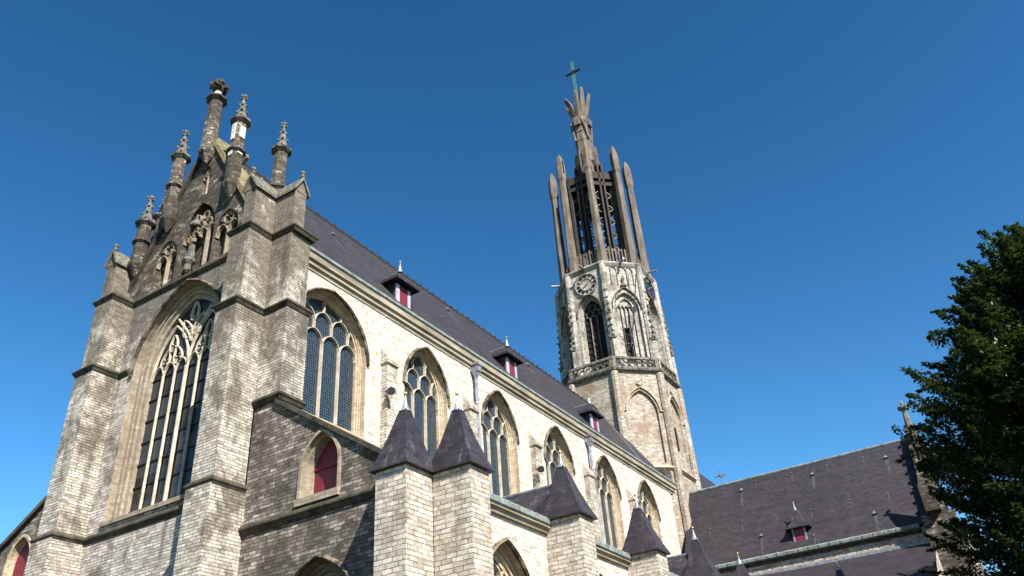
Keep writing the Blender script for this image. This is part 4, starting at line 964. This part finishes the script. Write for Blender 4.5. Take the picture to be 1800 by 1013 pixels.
for z in (64, 66, 67.5, 70.6): f.box(x-.045, x+.045, y-.045, y+.045, z, z+.1)
cx_ = f.build('spire_cross', 'green', tw)
f = MB(); f.box(x-.09, x+.09, y-.85, y+.85, 69.0, 69.2); f.box(x-.085, x+.085, y-.2, y+.2, 68.85, 69.35); f.build('cross_arm', 'blackiron', cx_)

# ------------------------------------------------------------------ statues
def statue(name, loc, h, lab, cat, yaw_=0, mat='carved', gold=False, group=None):
    """robed standing figure facing local -X"""
    e = empty(name, loc, lab, cat, group, local=True); e.rotation_euler = (0, 0, yaw_)
    k = h/1.75; b = MB()
    # robe and torso as one surface: oval rings with folds
    rings = []
    for z, rx, ry in ((0, .24, .30), (.25, .21, .27), (.6, .17, .23), (.95, .16, .20), (1.15, .15, .19), (1.32, .15, .23), (1.42, .12, .21), (1.47, .07, .08), (1.52, .06, .06)):
        rings.append([(k*rx*math.cos(a*math.pi/10)*(1+.10*math.cos(a*math.pi/2)*(1-z/1.5)), k*ry*math.sin(a*math.pi/10)*(1+.10*math.cos(a*math.pi/2)*(1-z/1.5)), k*z) for a in range(20)])
    b.loft(rings); b.add(rings[0], [tuple(range(20))])
    for z0, z1, r1, r2 in ((1.50, 1.58, .07, .095), (1.58, 1.66, .095, .10), (1.66, 1.74, .10, .07), (1.74, 1.77, .07, .01)): b.frus(0, 0, k*z0, k*r1, k*z1, k*r2, 10, cap=False)
    b.ball((-.10*k, 0, 1.61*k), .02*k, 5, 4)
    for s in (-1, 1):
        b.tube([(0, s*.20*k, 1.38*k), (-.04*k, s*.27*k, 1.12*k), (-.24*k, s*.15*k, 1.1*k)], [.075*k, .065*k, .045*k], 8)
        for q in range(4): b.tube([(-.24*k, s*(.13+.02*q)*k, 1.10*k), (-.29*k, s*(.125+.018*q)*k, 1.11*k), (-.31*k, s*(.12+.016*q)*k, 1.14*k)], [.013*k, .012*k, .008*k], 5)
        b.tube([(-.23*k, s*.12*k, 1.12*k), (-.27*k, s*.10*k, 1.16*k)], .013*k, 5)
    b.build('body', mat, e, smooth=True)
    if gold:
        g_ = MB(); g_.box(-.34*k, -.24*k, -.02*k, .13*k, 1.05*k, 1.42*k, .02*k); g_.build('gilded_book', 'gold', e)
    return e
statue('statue', (17.0, 24.72, 21.55), 1.25, 'weathered stone statue holding a gilded object in the big gable niche', 'statue', 0, 'carved', True)
f = MB(); f.lathe(16.95, 24.72, [(.05, 20.9), (.14, 21.0), (.14, 21.25), (.26, 21.42), (.26, 21.54), (.1, 21.55)], 8); f.build('corbel', 'spirestone', ch)
f = MB(); f.lathe(17.02, 24.72, [(.22, 23.2), (.26, 23.25), (.24, 23.4), (.1, 23.55), (.02, 23.9)], 8); f.build('niche_canopy', 'carved', ch)
P, n = rface(*L2, A2, 5); q = P(0, 38.9, -.14)
statue('statue', q, .85, 'small carved stone figure high on the tower between blind panels', 'statue', R(45), 'carved')

# ------------------------------------------------------------------ TREE
def noise3(v):
    from mathutils import noise as mn
    return mn.noise(Vector(v))
def tree(loc, rx, z0, z1, seed, nclump=2100, per=240):
    rg = random.Random(seed)
    e = empty('tree', loc, 'dense dark green broadleaf tree at the right in front of the transept', 'tree', local=True)
    tr = MB(); tr.tube([(0, 0, 0), (.05, 0, 3), (-.1, .1, 8), (0, 0, 15), (.1, .1, z1-2)], [.55, .42, .34, .2, .05], 10)
    tips = []; H = z1-z0
    for i in range(nclump):
        zc = z0+H*rg.random()**.92
        PR = ((0, 7.0), (5, 8.6), (8, 8.9), (11.5, 8.5), (15.2, 7.9), (17.4, 7.1), (19.2, 5.8), (20.5, 4.3), (21.4, 2.2), (30, .3))
        for (za, ra), (zb_, rb) in zip(PR, PR[1:]):
            if za <= zc <= zb_: rad = ra+(rb-ra)*(zc-za)/(zb_-za)
        a = i*2.39996+rg.uniform(-.3, .3); sh = rg.choice((1.05, 1, .96, .88, .75, .6)); rr = rad*sh*rg.uniform(.9, 1.06)
        lob = noise3((math.cos(a)*2.1, math.sin(a)*2.1, zc*.33)); fine_ = noise3((math.cos(a)*6, math.sin(a)*6, zc*.95+9))
        if sh > .9 and fine_ < -.22: rr *= .86
        rr *= 1+.16*lob+.07*fine_
        tips.append((Vector((rr*math.cos(a), rr*math.sin(a), zc+rg.uniform(-.3, .5))), a, sh))
    for k in range(0, nclump, 6):
        p, a, q = tips[k]; zb = max(2.5, p.z-2.2-.25*math.hypot(p.x, p.y))
        tr.tube([(0, 0, zb), (p.x*.5, p.y*.5, (zb+p.z)/2-.1), tuple(p)], [.11, .06, .015], 5)
    tr.build('trunk', 'bark', e)
    V = []; F_ = []
    for p, a, q in tips:
        a += rg.uniform(-.5, .5); out = Vector((math.cos(a), math.sin(a), rg.uniform(-.1, 1.3))).normalized()
        side = out.cross(Vector((0, 0, 1))).normalized(); upv = side.cross(out)
        L, Wd = (rg.uniform(1.2, 3.2), rg.uniform(.35, .95)) if q > .9 else (rg.uniform(1.4, 2.4), rg.uniform(.8, 1.2))
        for j in range(per):
            s = rg.random()**.8; taper = (1-s)*.85+.14
            c = p+out*(s*L-L*.6)+side*rg.gauss(0, .45)*Wd*taper+upv*rg.gauss(0, .38)*Wd*taper
            l = rg.uniform(.065, .115) if q > .9 else rg.uniform(.10, .17); d = Vector((rg.gauss(0, 1), rg.gauss(0, 1), rg.gauss(0, .6))).normalized(); d2 = d.cross(Vector((rg.gauss(0, .5), rg.gauss(0, .5), 1))).normalized()
            o_ = len(V); m_ = c+d*l*.1
            V += [tuple(c-d*l), tuple(m_+d2*l*.6), tuple(c+d*l*1.15), tuple(m_-d2*l*.6)]; F_.append((o_, o_+1, o_+2, o_+3))
    me = bpy.data.meshes.new('crown'); me.from_pydata(V, [], F_); me.materials.append(MT['leaf']); me.update()
    o = bpy.data.objects.new('crown', me); COL.objects.link(o); o.parent = e
tree((40, -6.5, 0), 8.6, 4.6, 21.9, 7)
